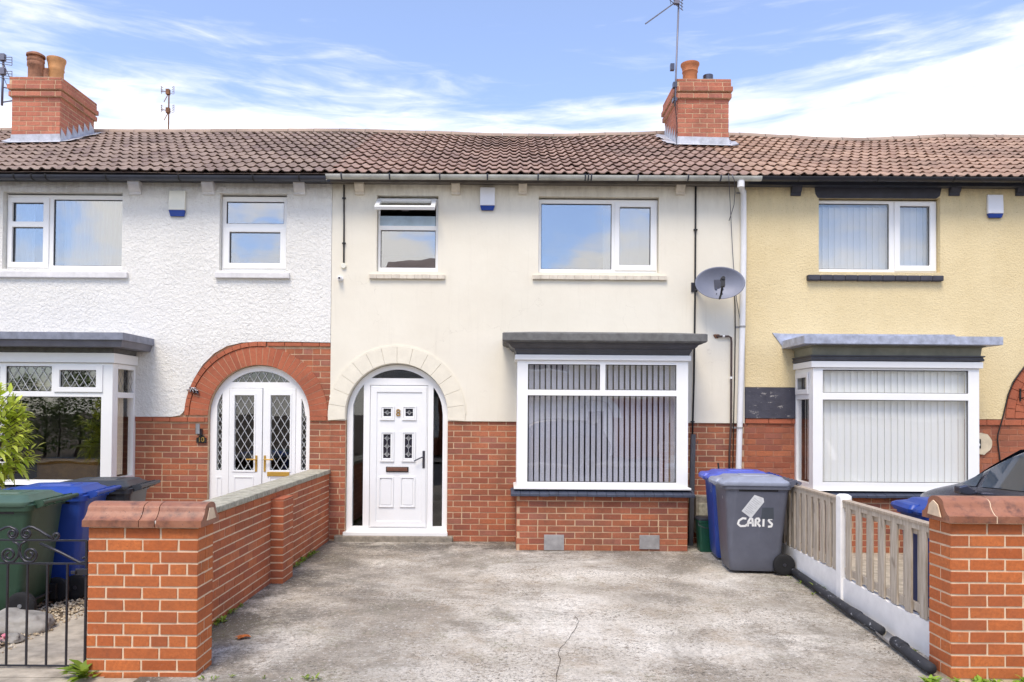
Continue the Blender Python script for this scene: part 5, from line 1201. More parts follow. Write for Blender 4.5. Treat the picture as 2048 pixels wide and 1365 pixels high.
# fallen drainpipe along the fence
M_SCUF = wpatch('scuffed_black_pipe', (40, 42, 48), (196, 198, 204))
e_ = empty('fallen_drainpipe', (2.95, -3, 0), 'scuffed black drainpipe lying on the ground along the fence with a broken section', 'pipe'); o = e_.location
pa = G(1578, 1136, .05); pb = G(1700, 1222, .05); pc = G(1762, 1262, .05); pd = G(1790, 1284, .05); pe = G(1862, 1338, .05)
def V3(p, z=.05): return (p[0], p[1], z)
MB().tube([V3(pa), V3(pb, .052), V3(pc, .05)], .036, 14).tube([V3(pb), (pb[0]-.003, pb[1]-.16, .052)], .041, 14).build('pipe_length', M_SCUF, e_, o, smooth=True)
MB().tube([V3(pd), ((pd[0]+pe[0])/2, (pd[1]+pe[1])/2, .045), V3(pe)], .036, 14).tube([V3(pd), (pd[0]-.008, pd[1]-.14, .05)], .041, 14).build('pipe_length', M_SCUF, e_, o, smooth=True)
n = 10; rr = []
for p in (pc, pd): rr.append([(p[0]+.042*cos(pi+pi*k_/n), p[1], .05+.042*sin(pi+pi*k_/n)) for k_ in range(n+1)])
MB().loft(rr, cap=False, closed=False).build('broken_shell', M_PLATE, e_, o)

# ---------------------------------------------------------------- gate
Yg = -4.82
e_ = empty('garden_gate', (-3.1, Yg, 0), 'black wrought iron garden gate with scrollwork left of the brick pier', 'gate'); o = e_.location
gx1 = W(173, 1200, Yg)[0]-.004; gx0 = gx1-1.0
zt1, zt2, zbt = W(90, 1081, Yg)[1], W(90, 1127.5, Yg)[1], W(90, 1332, Yg)[1]
mb = MB()
for z in (zt1, zt2, zbt): mb.box(gx0, gx1, Yg-.006, Yg+.006, z-.006, z+.006)
for x in (gx0, gx1): mb.box(x-.007, x+.007, Yg-.007, Yg+.007, zbt-.02, zt1+(.0))
mb.build('frame', M_IRON, e_, o, bevel=.002)
xs0 = W(133.5, 1230, Yg)[0]; i = 0
while xs0-i*.1285 > gx0+.05:
    x = xs0-i*.1285; MB().box(x-.006, x+.006, Yg-.0058, Yg+.0058, zbt+.006, zt2-.006).build('bar', M_IRON, e_, o, bevel=.0015); i += 1
def spiral(cx, cz, r0, a0, turns, sg, n=40, rmin=.012):
    return [(cx+(r0+(rmin-r0)*i/n)*cos(a0+sg*turns*2*pi*i/n), Yg, cz+(r0+(rmin-r0)*i/n)*sin(a0+sg*turns*2*pi*i/n)) for i in range(n+1)]
def gp_(px, py): x_, z_ = W(px, py, Yg); return (x_, Yg, z_)
def scroll(mb, px, py, rpx, a0, turns, sg, tail=()):
    c_ = gp_(px, py); s_ = spiral(c_[0], c_[2], rpx/312, a0, turns, sg); mb.tube([gp_(*t) for t in tail]+s_, .0085, 6)
# centre line of the gate pattern is at px 38
mb = MB()
def both(px, py, rpx, a0, turns, sg, tail):
    scroll(mb, px, py, rpx, a0, turns, sg, tail); scroll(mb, 78-px, py, rpx, pi-a0, turns, -sg, [(78-a_, b_) for a_, b_ in tail])
both(53, 1068, 11, pi*.5, 1.6, 1, [(108, 1079), (92, 1070), (78, 1061), (66, 1055), (58, 1054)][0:5])
both(112, 1072, 6, -pi*.5, .8, 1, [])
both(60, 1110, 15, -pi*.5, 1.5, 1, [(52, 1083), (42, 1088), (38, 1099), (42, 1114), (50, 1123)])
both(170, 1119, 5, -pi*.5, .7, 1, [(80, 1087), (120, 1105), (160, 1126)])
mb.build('scrollwork', M_IRON, e_, o, smooth=True)
x, y, z = gp_(163, 1143); MB().box(x-.03, gx1+.02, Yg-.022, Yg-.008, z-.02, z+.02).box(x-.05, x-.02, Yg-.035, Yg-.02, z-.012, z+.008).build('latch', M_IRON, e_, o, bevel=.003)

# ---------------------------------------------------------------- wheelie bins
def plastic(name, c, fade=.12):
    q = Mt(name); b = lin(c); n = q.noise(5, 7, .65); d = tuple(x*.8 for x in b[:3])+(1,)
    base = q.ramp(n, [(.3, d), (.7, b)])
    n = q.noise(3, 8, .7, (2, 2, .5), dist=1); base = q.mix(q.rng(n, .58, .75, 0, fade*2), base, tuple(min(1, x*1.7+.05) for x in b[:3])+(1,))
    n = q.noise(60, 4, .7); base = q.mix(q.rng(n, .66, .74, 0, .4), base, tuple(min(1, x*1.6+.06) for x in b[:3])+(1,))
    q.col(base); q.bump(q.noise(160, 3, .5), .12, .002); return q.end(.42)
P_GREEN = plastic('dark_green_bin_plastic', (48, 76, 58)); P_BLUE = plastic('blue_bin_plastic', (34, 70, 156)); P_BLUEL = plastic('faded_blue_lid_plastic', (84, 98, 190)); P_GREY = plastic('grey_bin_plastic', (98, 101, 113), .1); P_GREYL = plastic('pale_grey_lid_plastic', (150, 156, 172)); P_DK = plastic('dark_grey_bin_plastic', (52, 56, 62)); P_GLID = plastic('grey_green_lid_plastic', (72, 98, 82))
def rrect(x0, x1, y0, y1, r, z, n=5):
    P_ = []
    for cx, cy, a_ in ((x1-r, y1-r, 0), (x0+r, y1-r, pi/2), (x0+r, y0+r, pi), (x1-r, y0+r, 1.5*pi)):
        for i in range(n+1): t = a_+pi/2*i/n; P_.append((cx+r*cos(t), cy+r*sin(t), z))
    return P_
def wheelie_bin(label, loc, rz, pb_, pl_, lid_open=0, sc=1.0, rimm=None):
    e_ = empty('wheelie_bin', (*loc, 0), label, 'wheelie bin', 'wheelie bins', rz); e_.scale = (1, 1, sc)
    secs = [(.03, -.265, .20, .215, .05), (.06, -.28, .22, .228, .055), (.2, -.292, .25, .24, .055), (.86, -.335, .315, .275, .05), (.885, -.34, .32, .28, .05), (.887, -.362, .335, .295, .055), (.935, -.366, .34, .298, .055), (.945, -.355, .33, .285, .05), (.944, -.33, .31, .265, .05), (.5, -.28, .26, .22, .05)]
    mb = MB(); mb.loft([rrect(a_, b_, -c_, c_, r, z) for z, a_, b_, c_, r in secs]); body = mb.build('body', pb_, e_, angle=35)
    mb = MB()   # ribs and axle housing
    for y in (-.2, .2): mb.box(.2, .3, y-.02, y+.02, .05, .18)
    mb.tube([(.262, -.24, .112), (.262, .24, .112)], .012, 8)
    for y in (-.26, .26): mb.box(-.2, .2, y-.02, y+.02, .865, .885)
    mb.build('axle', M_BLACK, e_)
    for y in (-.268, .268):
        ty = MB().lathe([(.06, -.026), (.092, -.028), (.109, -.02), (.112, 0), (.109, .02), (.092, .028), (.06, .026)], (.262, y, .112), 28, 'y').build('wheel', M_BLACKR, e_, angle=40)
        mb = MB().lathe([(.056, -.018), (.06, -.024), (.06, .024), (.056, .018)], (.262, y, .112), 24, 'y').lathe([(.016, -.03), (.02, -.02), (.02, .02), (.016, .03)], (.262, y, .112), 14, 'y')
        for k_ in range(8):
            t = 2*pi*k_/8; mb.tube([(.262+.015*cos(t), y-.02, .112+.015*sin(t)), (.262+.062*cos(t), y-.02, .112+.062*sin(t))], .006, 5)
        mb.build('rim', rimm or M_STEEL, ty)
    # lid
    mb = MB(); mb.loft([rrect(-.395, .315, -.305, .305, .05, .925), rrect(-.405, .32, -.312, .312, .055, .945), rrect(-.40, .32, -.308, .308, .055, .962), rrect(-.375, .305, -.29, .29, .05, .975), rrect(-.3, .28, -.25, .25, .05, .99), rrect(-.27, .26, -.225, .225, .05, 1.012), rrect(-.25, .24, -.2, .2, .05, 1.014)])
    mb.loft([rrect(-.425, -.36, -.17, .17, .03, .925), rrect(-.43, -.35, -.18, .18, .03, .955), rrect(-.41, -.34, -.165, .165, .03, .985), rrect(-.39, -.33, -.15, .15, .025, .99)])
    if lid_open:
        mb.xform(Matrix.Translation((.32, 0, .95)) @ Matrix.Rotation(radians(lid_open), 4, 'Y') @ Matrix.Translation((-.32, 0, -.95)))
    lid = mb.build('lid', pl_, e_, angle=35)
    mb = MB(); mb.loft([rrect(-.14, .17, -.12, .12, .04, 1.013), rrect(-.13, .16, -.11, .11, .035, 1.024), rrect(-.11, .14, -.095, .095, .03, 1.025)]); mb.build('lid_ridge', pl_, lid, angle=35)
    mb = MB()
    for y in (-.2, -.07, .07, .2): mb.loft([[(.31, y-.022, .89), (.31, y+.022, .89), (.31, y+.022, .965), (.31, y-.022, .965)], [(.41, y-.016, .93), (.41, y+.016, .93), (.41, y+.016, .985), (.41, y-.016, .985)]])
    mb.tube([(.415, -.29, .958), (.415, .29, .958)], .019, 10); mb.build('handle', pb_, e_, angle=40)
    return e_
# right pair
bg1 = wheelie_bin('grey wheelie bin with CARIS painted in white and a paper tag', (2.66, -1.60), radians(-4), P_GREY, P_GREYL)
bb1 = wheelie_bin('blue wheelie bin standing between the grey painted bin and the bay', (2.72, -.93), radians(-6), P_BLUE, P_BLUEL)
# writing on the grey bin: strokes on its near side (local -Y face, plane slopes outwards)
def near_y(z): return -(.235+(.275-.235)*(z-.2)/.66)-.0035 if z > .2 else -.235
def stroke(mb, pts, r=.0108):      # pts local (x,z) on near side
    P_ = []
    for i in range(len(pts)-1):
        for j in range(3): t = j/3; P_.append((pts[i][0]+(pts[i+1][0]-pts[i][0])*t, pts[i][1]+(pts[i+1][1]-pts[i][1])*t))
    P_.append(pts[-1]); vs = []
    for i, (x, z) in enumerate(P_):
        a_, b_ = P_[max(0, i-1)], P_[min(len(P_)-1, i+1)]; dx, dz = b_[0]-a_[0], b_[1]-a_[1]; l = sqrt(dx*dx+dz*dz) or 1; nx, nz = -dz/l*r, dx/l*r
        for s_ in (1, -1): vs.append((x+nx*s_, near_y(z+nz*s_), z+nz*s_))
    mb.add(vs, [(2*i, 2*i+1, 2*i+3, 2*i+2) for i in range(len(P_)-1)])
letters = {'C': [[(.8, .95), (.45, 1.0), (.1, .7), (.0, .3), (.25, .02), (.7, .05), (.95, .3)]], 'A': [[(.0, 0), (.1, .6), (.4, 1), (.7, .95), (.8, .4), (.85, 0)], [(.1, .45), (.8, .45)]],
           'R': [[(.05, 0), (.1, .95)], [(.1, .95), (.6, 1), (.75, .75), (.5, .5), (.15, .48)], [(.35, .48), (.9, -.02)]], 'I': [[(.3, 0), (.35, 1)]], 'S': [[(.85, .95), (.4, 1), (.2, .75), (.5, .52), (.8, .35), (.7, .05), (.1, 0)]]}
mb = MB(); x = -.205
for ch, wd in (('C', .125), ('A', .075), ('R', .07), ('I', .055), ('S', .07)):
    for st_ in letters[ch]: stroke(mb, [(x+p[0]*wd*.85, .50+p[1]*.085) for p in st_])
    x += wd*(1.0 if ch != 'C' else .8)
wt = mb.build('painted_letters', M_WHITEP, bg1); 
# paper tag
c_, s_ = cos(radians(-37)), sin(radians(-37)); mb = MB(); P_ = []
for a_, b_ in ((-.052, -.115), (.072, -.115), (.072, .10), (.04, .13), (-.052, .10)): xx, zz = -.06+a_*c_-b_*s_, .72+a_*s_+b_*c_; P_.append((xx, near_y(zz)-.002, zz))
mb.add(P_, [(0, 1, 2, 3, 4)]); mb
mb.build('paper_tag', plain('weathered_paper', (206, 208, 208), .8, var=.12, vs=30), bg1)
mb = MB()
for i in range(9):
    b_ = .07-i*.02; P_ = []
    for a_, bb in ((-.035, b_), (.05-.02*(i % 3 == 2), b_), (.05-.02*(i % 3 == 2), b_+.003), (-.035, b_+.003)): xx, zz = -.06+a_*c_-bb*s_, .72+a_*s_+bb*c_; P_.append((xx, near_y(zz)-.003, zz))
    mb.add(P_, [(0, 1, 2, 3)])
mb.build('tag_print', plain('faded_print', (150, 152, 156), .8), bg1)
mb = MB(); zz0, zz1 = .58, .70; mb.add([(.03, near_y(zz0)-.0005, zz0), (.16, near_y(zz0)-.0005, zz0), (.155, near_y(zz1)-.0005, zz1), (.04, near_y(zz1)-.0005, zz1)], [(0, 1, 2, 3)]); mb.build('faded_patch', plastic('faded_patch_plastic', (70, 76, 84)), bg1)
# second lettering and marks on the front (local -X face)
def frontx(z): return -(.27+(.335-.27)*(z-.2)/.66)-.003
mb = MB(); y = .17
def fstroke(mb, pts, r=.008):
    vs = []
    for i, (yy, z) in enumerate(pts):
        a_, b_ = pts[max(0, i-1)], pts[min(len(pts)-1, i+1)]; dy, dz = b_[0]-a_[0], b_[1]-a_[1]; l = sqrt(dy*dy+dz*dz) or 1; ny, nz = -dz/l*r, dy/l*r
        for s__ in (1, -1): vs.append((frontx(z+nz*s__), yy+ny*s__, z+nz*s__))
    mb.add(vs, [(2*i, 2*i+1, 2*i+3, 2*i+2) for i in range(len(pts)-1)])
for ch, wd in (('C', .1), ('A', .08), ('R', .075), ('I', .05), ('S', .07)):
    for st_ in letters[ch]: fstroke(mb, [(y-p[0]*wd*.85, .37+p[1]*.1) for p in st_])
    y -= wd
mb.build('painted_letters', M_WHITEP, bg1)
mb = MB(); fstroke(mb, [(-.10, .80), (-.12, .74), (-.09, .70), (-.13, .66), (-.1, .6)], .006); mb.build('paint_mark', M_WHITEP, bg1)
mb = MB(); fstroke(mb, [(-.12, .70), (-.15, .73), (-.12, .75), (-.15, .78), (-.13, .80)], .007); fstroke(mb, [(-.09, .66), (-.18, .66)], .004); fstroke(mb, [(-.09, .645), (-.18, .645)], .003); mb.build('council_mark', M_WHITEP, bb1)
# left trio
g_ = wheelie_bin('dark green wheelie bin nearest the iron gate', (-4.11, -3.46), radians(5), P_GREEN, P_GLID, sc=.965, rimm=M_RIM)
b_ = wheelie_bin('blue wheelie bin between the green bin and the dark grey bin', (-4.05, -2.84), radians(8), P_BLUE, P_BLUE, sc=.97)
d_ = wheelie_bin('dark grey wheelie bin closest to the left bay window', (-3.97, -2.20), radians(8), P_DK, P_DK, sc=.965)
# neighbour's bin
n_ = wheelie_bin('blue wheelie bin behind the timber fence next to the parked car', (3.52, -3.86), radians(-8), P_BLUE, P_BLUE)
# green food caddy
x0_, y0_ = 2.47, -.52
e_ = empty('food_caddy', (x0_, y0_, 0), 'small green food waste caddy beside the bay with dark lid', 'caddy'); 
MB().loft([rrect(-.095, .095, -.085, .085, .03, .0), rrect(-.1, .1, -.09, .09, .03, .02), rrect(-.12, .12, -.11, .11, .03, .36), rrect(-.13, .13, -.118, .118, .03, .362), rrect(-.13, .13, -.118, .118, .03, .385)]).build('body', plastic('green_caddy_plastic', (26, 84, 64)), e_, angle=35)
MB().loft([rrect(-.135, .135, -.122, .122, .03, .386), rrect(-.135, .135, -.122, .122, .03, .4), rrect(-.11, .11, -.1, .1, .03, .418), rrect(-.05, .05, -.05, .05, .02, .42)]).build('lid', P_DK, e_, angle=35)
MB().tube([(-.13, -.1, .36), (-.135, -.135, .33), (-.06, -.15, .30), (.06, -.15, .30), (.135, -.135, .33), (.13, -.1, .36)], .006, 6).build('handle', P_DK, e_, smooth=True)
# meter box, leaning board, stick
q = RW(1389, 991, 1421, 1066, -.08); e_ = empty('meter_box', (q[0]+.2, 0, q[2]), 'grey stained meter cabinet on the brick wall behind the bins', 'meter box'); o = e_.location
MB().box(q[0], q[0]+.42, -.16, 0, q[2], q[3]).build('cabinet', M_CONC, e_, o, bevel=.008); MB().box(q[0]+.03, q[0]+.39, -.172, -.161, q[2]+.03, q[3]-.09).build('door', M_CONCL, e_, o, bevel=.004)
pt_, pbm = wp(1387, 869, -.10), wp(1381, 1084, -.14); mb = MB(); w_ = .028
mb.loft([[(pbm[0]-w_, -.17, .0), (pbm[0]+w_, -.17, 0), (pbm[0]+w_, -.12, 0), (pbm[0]-w_, -.12, 0)], [(pt_[0]-w_, -.11, pt_[2]), (pt_[0]+w_, -.11, pt_[2]), (pt_[0]+w_, -.05, pt_[2]), (pt_[0]-w_, -.05, pt_[2])]])
mb.tube([wp(1390, 886, -.1), wp(1395, 887, -.12), wp(1396, 882, -.12)], .006, 6); tag(mb.build('leaning_post', M_DARK, bevel=.004), 'dark grey post leaning on the wall right of the bay', 'post')
MB_ = MB().tube([(2.78, -.35, .0), (2.72, -.3, .6), (wp(1436, 926, -.25)[0], -.25, wp(1436, 926, -.25)[2])], .011, 6); tag(MB_.build('garden_stick', M_BLACK), 'thin black stick poking up behind the blue bin', 'stick')

# ---------------------------------------------------------------- cars
M_CARG = plain('dark_grey_car_paint', (104, 106, 118), .2, metal=.75, var=.05, bk=.0)
M_CARB = plain('black_car_paint', (24, 26, 36), .2, metal=.3, var=.05, bk=.0)
M_CGL = plain('car_window_glass', (58, 70, 84), .05, var=.1, bk=0, spec=1)
def car(label, loc, rz, paint, group=None):
    e_ = empty('parked_car', loc, label, 'car', group, rz); e_.scale = (1, 1, .95)
    # local: nose at x=0 pointing -X, length 4.1, width 1.75
    st = [(0.02, .55, .30, .62, .62, .60), (.15, .74, .22, .78, .79, .66), (.45, .83, .2, .88, .92, .68), (.85, .87, .2, .96, 1.02, .70), (1.05, .875, .2, .99, 1.07, .70), (1.35, .875, .2, 1.0, 1.24, .68), (1.75, .88, .2, 1.02, 1.44, .64), (2.15, .88, .2, 1.03, 1.55, .62), (2.8, .88, .2, 1.04, 1.58, .62), (3.4, .87, .2, 1.05, 1.53, .60), (3.85, .84, .22, 1.05, 1.36, .58), (4.02, .78, .28, .98, 1.08, .6), (4.1, .62, .36, .8, .82, .55)]
    rings = []
    for x, w_, zb_, zm, zt_, wt_ in st:
        half = [(w_*.82, zb_), (w_*.97, zb_+.1), (w_, zb_+.3), (w_*.985, zm-.05), (w_*.955, zm), ((w_*.955+wt_)/2+.015, (zm+zt_)/2), (wt_, zt_-.03), (wt_*.85, zt_), (wt_*.4, zt_+.02)]
        rings.append([(x, -a_, b_2) for a_, b_2 in half]+[(x, a_, b_2) for a_, b_2 in reversed(half)])
    b_ = MB().loft(rings).build('body', paint, e_, smooth=True)
    sm = b_.modifiers.new('smooth', 'SUBSURF'); sm.levels = 1; sm.render_levels = 2
    def lerp_ring(x):
        for (i, s0), s1 in zip(enumerate(st), st[1:]):
            if x <= s1[0]: t = (x-s0[0])/(s1[0]-s0[0]); return [s0[k_]+(s1[k_]-s0[k_])*t for k_ in range(6)]
    for sg in (-1, 1):
        for xa, xb in ((1.18, 1.42), (1.5, 2.25), (2.35, 3.1), (3.2, 3.7)):
            top, bot = [], []
            for j in range(7):
                x = xa+(xb-xa)*j/6; _, w_, zb_, zm, zt_, wt_ = lerp_ring(x); off = .012
                zl, zh = zm+.03, zt_-.09
                if zh-zl < .02: zh = zl+.02
                yl = w_*.955+(wt_-w_*.955)*(zl-zm)/(zt_-zm)*.9+off; yh = w_*.955+(wt_-w_*.955)*(zh-zm)/(zt_-zm)*.9+off
                bot.append((x, sg*yl, zl)); top.append((x, sg*yh, zh))
            MB().add(bot+top, [(j, j+1, 7+j+1, 7+j) for j in range(6)]).build('side_window', M_CGL, e_, smooth=True)
        # mirror
        mr = MB().loft([[(1.42+.0, sg*(.86), .96), (1.42, sg*(.86), .99), (1.5, sg*.86, .99), (1.5, sg*.86, .96)], [(1.36, sg*.96, .95), (1.36, sg*.96, 1.06), (1.5, sg*.96, 1.06), (1.5, sg*.96, .95)], [(1.4, sg*1.04, .97), (1.4, sg*1.04, 1.04), (1.5, sg*1.04, 1.04), (1.5, sg*1.04, .97)]]).build('wing_mirror', paint, e_, bevel=.015)
        MB().loft([[(.06, sg*.42, .60), (.12, sg*.7, .60), (.3, sg*.8, .66), (.3, sg*.8, .72)], [(.07, sg*.42, .66), (.14, sg*.7, .7), (.34, sg*.78, .77), (.32, sg*.8, .73)]]).build('headlight', M_RIM, e_, smooth=True)
        for x in (.78, 3.3):
            ty = MB().lathe([(.2, -.1), (.29, -.1), (.315, -.07), (.32, 0), (.315, .07), (.29, .1), (.2, .1)], (x, sg*.79, .32), 30, 'y').build('wheel', M_BLACKR, e_, angle=40)
            mb = MB().lathe([(.03, -.095), (.05, -.1), (.05, .1), (.03, .095)], (x, sg*.79, .32), 16, 'y').lathe([(.19, -.09), (.205, -.098), (.205, .098), (.19, .09)], (x, sg*.79, .32), 30, 'y')
            for k_ in range(5):
                t = 2*pi*k_/5+.3; dx, dz = cos(t), sin(t); mb.tube([(x+.04*dx, sg*.875, .32+.04*dz), (x+.2*dx, sg*.875, .32+.2*dz)], .022, 6)
            mb.build('rim', M_RIM, ty)
    top, bot = [], []
    mb = MB(); rws = []
    for x in (1.1, 1.3, 1.5, 1.7):
        _, w_, zb_, zm, zt_, wt_ = lerp_ring(x); rws.append([(x-.012, wt_*.9*f_, zt_+.012+.018*(1-f_*f_)) for f_ in (-1, -.5, 0, .5, 1)])
    mb.loft(rws, cap=False, closed=False); mb.build('windscreen', M_CGL, e_, smooth=True)
    mb = MB().tube([(1.0, -.5, 1.05), (1.04, -.05, 1.06), (1.06, .1, 1.09)], .01, 6).tube([(1.0, .1, 1.05), (1.04, .55, 1.06)], .01, 6).lathe([(.03, 1.03), (.03, 1.06)], (1.0, -.5, 0), 10).lathe([(.03, 1.03), (.03, 1.06)], (1.0, .1, 0), 10); mb.build('wiper', M_BLACK, e_)
    return e_
car('dark grey people carrier parked nose to the house behind the right pier', (5.42, -.95, 0), radians(-90), M_CARG)
car('black hatchback parked across the road facing left', (-1.0, -13.9, -.03), 0, M_CARB)

# ---------------------------------------------------------------- rooms: things seen through the left bay
e_ = empty('sofa', (-5.9, 1.1, .02), 'brown sofa back seen through the left bay window', 'sofa'); o = e_.location
x0 = W(75, 930, .9)[0]; x1 = W(200, 930, .9)[0]
MB().box(x0, x1, .85, 1.02, .2, W(130, 918, .9)[1]).build('backrest', M_SOFA, e_, o, bevel=.05)
MB().box(x0, x1, 1.02, 1.7, .02, .5).box(x0-.1, x0-.003, .9, 1.7, .02, .7).box(x1+.003, x1+.1, .9, 1.7, .02, .7).build('seat', M_SOFA, e_, o, bevel=.05)
xa, xb = W(75, 890, 3.6)[0], W(200, 890, 3.6)[0]; zt_ = W(130, 890, 3.6)[1]
e_ = empty('fireplace', ((xa+xb)/2, 3.8, .02), 'pale fireplace with small ornaments at the back of the left front room', 'fireplace'); o = e_.location
MB().box(xa-.1, xb+.1, 3.7, 4.15, zt_-.04, zt_).box(xa, xa+.25, 3.75, 4.15, .02, zt_-.042).box(xb-.25, xb, 3.75, 4.15, .02, zt_-.042).build('surround', M_ALARM, e_, o, bevel=.005)
mb = MB()
for i, h_ in enumerate((.16, .1, .12, .1)): mb.lathe([(.03, 0), (.015, .03), (.03, .06), (.035, h_*.8), (.01, h_)], (xa+.2+i*.28, 3.9, zt_+.0), 10)
tag(mb.build('ornaments', M_BLACK, e_, o), 'row of small dark ornaments on the mantel')
lx, lz = W(78, 765, .3); e_ = empty('ceiling_lampshade', (lx, .6, lz), 'cream ceiling lampshade behind the leaded panes of the left bay', 'lampshade'); o = e_.location
MB().lathe([(.24, lz-.05), (.23, lz), (.1, lz+.1), (.02, lz+.13)], (lx, .6, 0), 24).tube([(lx, .6, lz+.13), (lx, .6, 2.44)], .006, 6).build('shade', M_NET, e_, o, smooth=True)

# ---------------------------------------------------------------- plants, stones, litter
def leaf_mat(name, c1, c2, tr=.35):
    q = Mt(name); base = q.ramp(q.island(), [(0, lin(c1)), (1, lin(c2))]); q.col(base); q.b.inputs['Roughness'].default_value = .45
    t = q.N.new('ShaderNodeBsdfTranslucent'); q.link(base, t.inputs[0]); mx = q.N.new('ShaderNodeMixShader'); mx.inputs[0].default_value = tr
    oo = [n for n in q.N if n.type == 'OUTPUT_MATERIAL'][0]; q.link(q.b.outputs[0], mx.inputs[1]); q.link(t.outputs[0], mx.inputs[2]); q.link(mx.outputs[0], oo.inputs[0]); return q.m
M_LEAF = leaf_mat('golden_green_leaf', (176, 196, 44), (232, 238, 116)); M_LEAFG = leaf_mat('green_leaf', (66, 100, 40), (130, 156, 72)); M_WEED = leaf_mat('weed_leaf', (96, 124, 36), (150, 172, 60))
def leaf(mb, p, d, up, L_, w_, droop=.25, n=5):
    d = Vector(d).normalized(); s_ = d.cross(Vector(up)); s_ = s_.normalized() if s_.length > 1e-3 else Vector((1, 0, 0)); u_ = s_.cross(d).normalized(); P_ = Vector(p); vs = []
    for i in range(n):
        t = i/(n-1); ww = w_*sin(pi*min(.97, max(.04, t**.8)))*.5; c_ = P_+d*L_*t-Vector((0, 0, 1))*droop*L_*t*t
        vs += [c_-s_*ww+u_*ww*.25, c_-u_*0, c_+s_*ww+u_*ww*.25]
    fs = []
    for i in range(n-1): a_ = 3*i; fs += [(a_, a_+1, a_+4, a_+3), (a_+1, a_+2, a_+5, a_+4)]
    mb.add(vs, fs)
def shrub(label, c_, rad, nl, mat, L_=.09, w_=.036, seed=1):
    rnd = random.Random(seed); e_ = empty('shrub', (c_[0], c_[1], 0), label, 'shrub'); o = e_.location; mb = MB(); st = MB()
    for i in range(nl//9):
        while True:
            v = Vector((rnd.uniform(-1, 1), rnd.uniform(-1, 1), rnd.uniform(-1, 1)))
            if .35 < v.length < 1: break
        v = v.normalized()*(v.length**.4)*(1+.12*sin(5*v.x+3*v.z)); tip = Vector(c_)+Vector((v.x*rad[0], v.y*rad[1], v.z*rad[2])); out_ = (tip-Vector(c_)).normalized()+Vector((0, 0, .5)); out_.normalize()
        base = tip-out_*.28; st.tube([base, tip], .0035, 4, False)
        for k_ in range(9):
            t = k_/8; p = base+(tip-base)*(.25+.75*t); side = out_.cross(Vector((rnd.uniform(-1, 1), rnd.uniform(-1, 1), rnd.uniform(-.3, 1)))).normalized()
            d_ = (out_*(.4+.6*t)+side*(1.2-.5*t)*(1 if k_ % 2 else -1)); leaf(mb, p, d_, (0, 0, 1), L_*rnd.uniform(.7, 1.25), w_*rnd.uniform(.8, 1.2), rnd.uniform(.1, .5))
    for i in range(9):
        t = i*2*pi/9; st.tube([(c_[0]+.06*cos(t), c_[1]+.06*sin(t), 0), (c_[0]+.2*cos(t), c_[1]+.2*sin(t), c_[2]*.5), (c_[0]+rad[0]*.6*cos(t), c_[1]+rad[1]*.6*sin(t), c_[2]+rad[2]*.3)], [.018, .012, .005], 6)
    mb.build('foliage', mat, e_, o, smooth=True); st.build('stems', M_BROWN, e_, o)
    return e_
sc_ = W(-75, 860, -2.2); shrub('yellow green leafy shrub behind the green bin at left edge', (sc_[0], -2.2, sc_[1]-.02), (.66, .6, .62), 2600, M_LEAF, .115, .042)
def weeds(name, spots, mat, seed, L_=(.03, .07), nn=9, kind='stuff', parent=None, build=True):
    rnd = random.Random(seed); mb = MB()
    for x, y, s_ in spots:
        for i in range(int(nn*s_)):
            t = rnd.uniform(0, 2*pi); l = rnd.uniform(*L_)*s_; p = (x+rnd.uniform(-.02, .02)*s_, y+rnd.uniform(-.02, .02)*s_, rnd.uniform(0, .02)*s_)
            leaf(mb, p, (cos(t), sin(t), rnd.uniform(.4, 1.6)), (0, 0, 1), l, l*.35, .3, 4)
    ob = mb.build(name, mat, smooth=True); return tag(ob, kind=kind) if kind else ob
rnd = random.Random(11)
sp = [(XW1+rnd.uniform(.0, .05), rnd.choice([rnd.uniform(-4.6, -3.2), rnd.uniform(-2.0, -.9)]), rnd.uniform(.4, 1.1)) for _ in range(80)]
sp += [(rnd.uniform(-1.88, -1.1), -4.99+rnd.uniform(-.03, .03), rnd.uniform(.3, .8)) for _ in range(14)]
sp += [(rnd.uniform(-2.7, -2.62), rnd.uniform(-4.95, -4.85), .8) for _ in range(3)]
sp += [(rnd.uniform(2.83, 2.93), y_, rnd.uniform(.3, .8)) for y_ in [rnd.uniform(-4.4, -1.6) for _ in range(14)]]
tag(weeds('weeds', sp, M_WEED, 5), 'small green weeds growing in the edges of the driveway', 'weeds')
sp = [(rnd.uniform(2.6, 3.5), -5.03+rnd.uniform(-.05, .04), rnd.uniform(.5, 1.3)) for _ in range(26)]
tag(weeds('weeds', sp, leaf_mat('bright_weed_leaf', (110, 150, 40), (166, 196, 74)), 6, nn=12), 'bright green weeds along the foot of the right wall', 'weeds')
x_, y_ = 2.97, -2.62; tag(weeds('weed_sprig', [(2.965, -2.6, 2.0)], M_WEED, 7, kind=None), 'single weed sprig growing up the white gravel board', 'weed')
x_, y_ = G(188, 1345); tag(weeds('weed_plant', [(x_, -5.0, 2.2)], M_WEED, 9, L_=(.05, .09), nn=12, kind=None), 'spiky green weed at the foot of the left brick pier', 'weed')
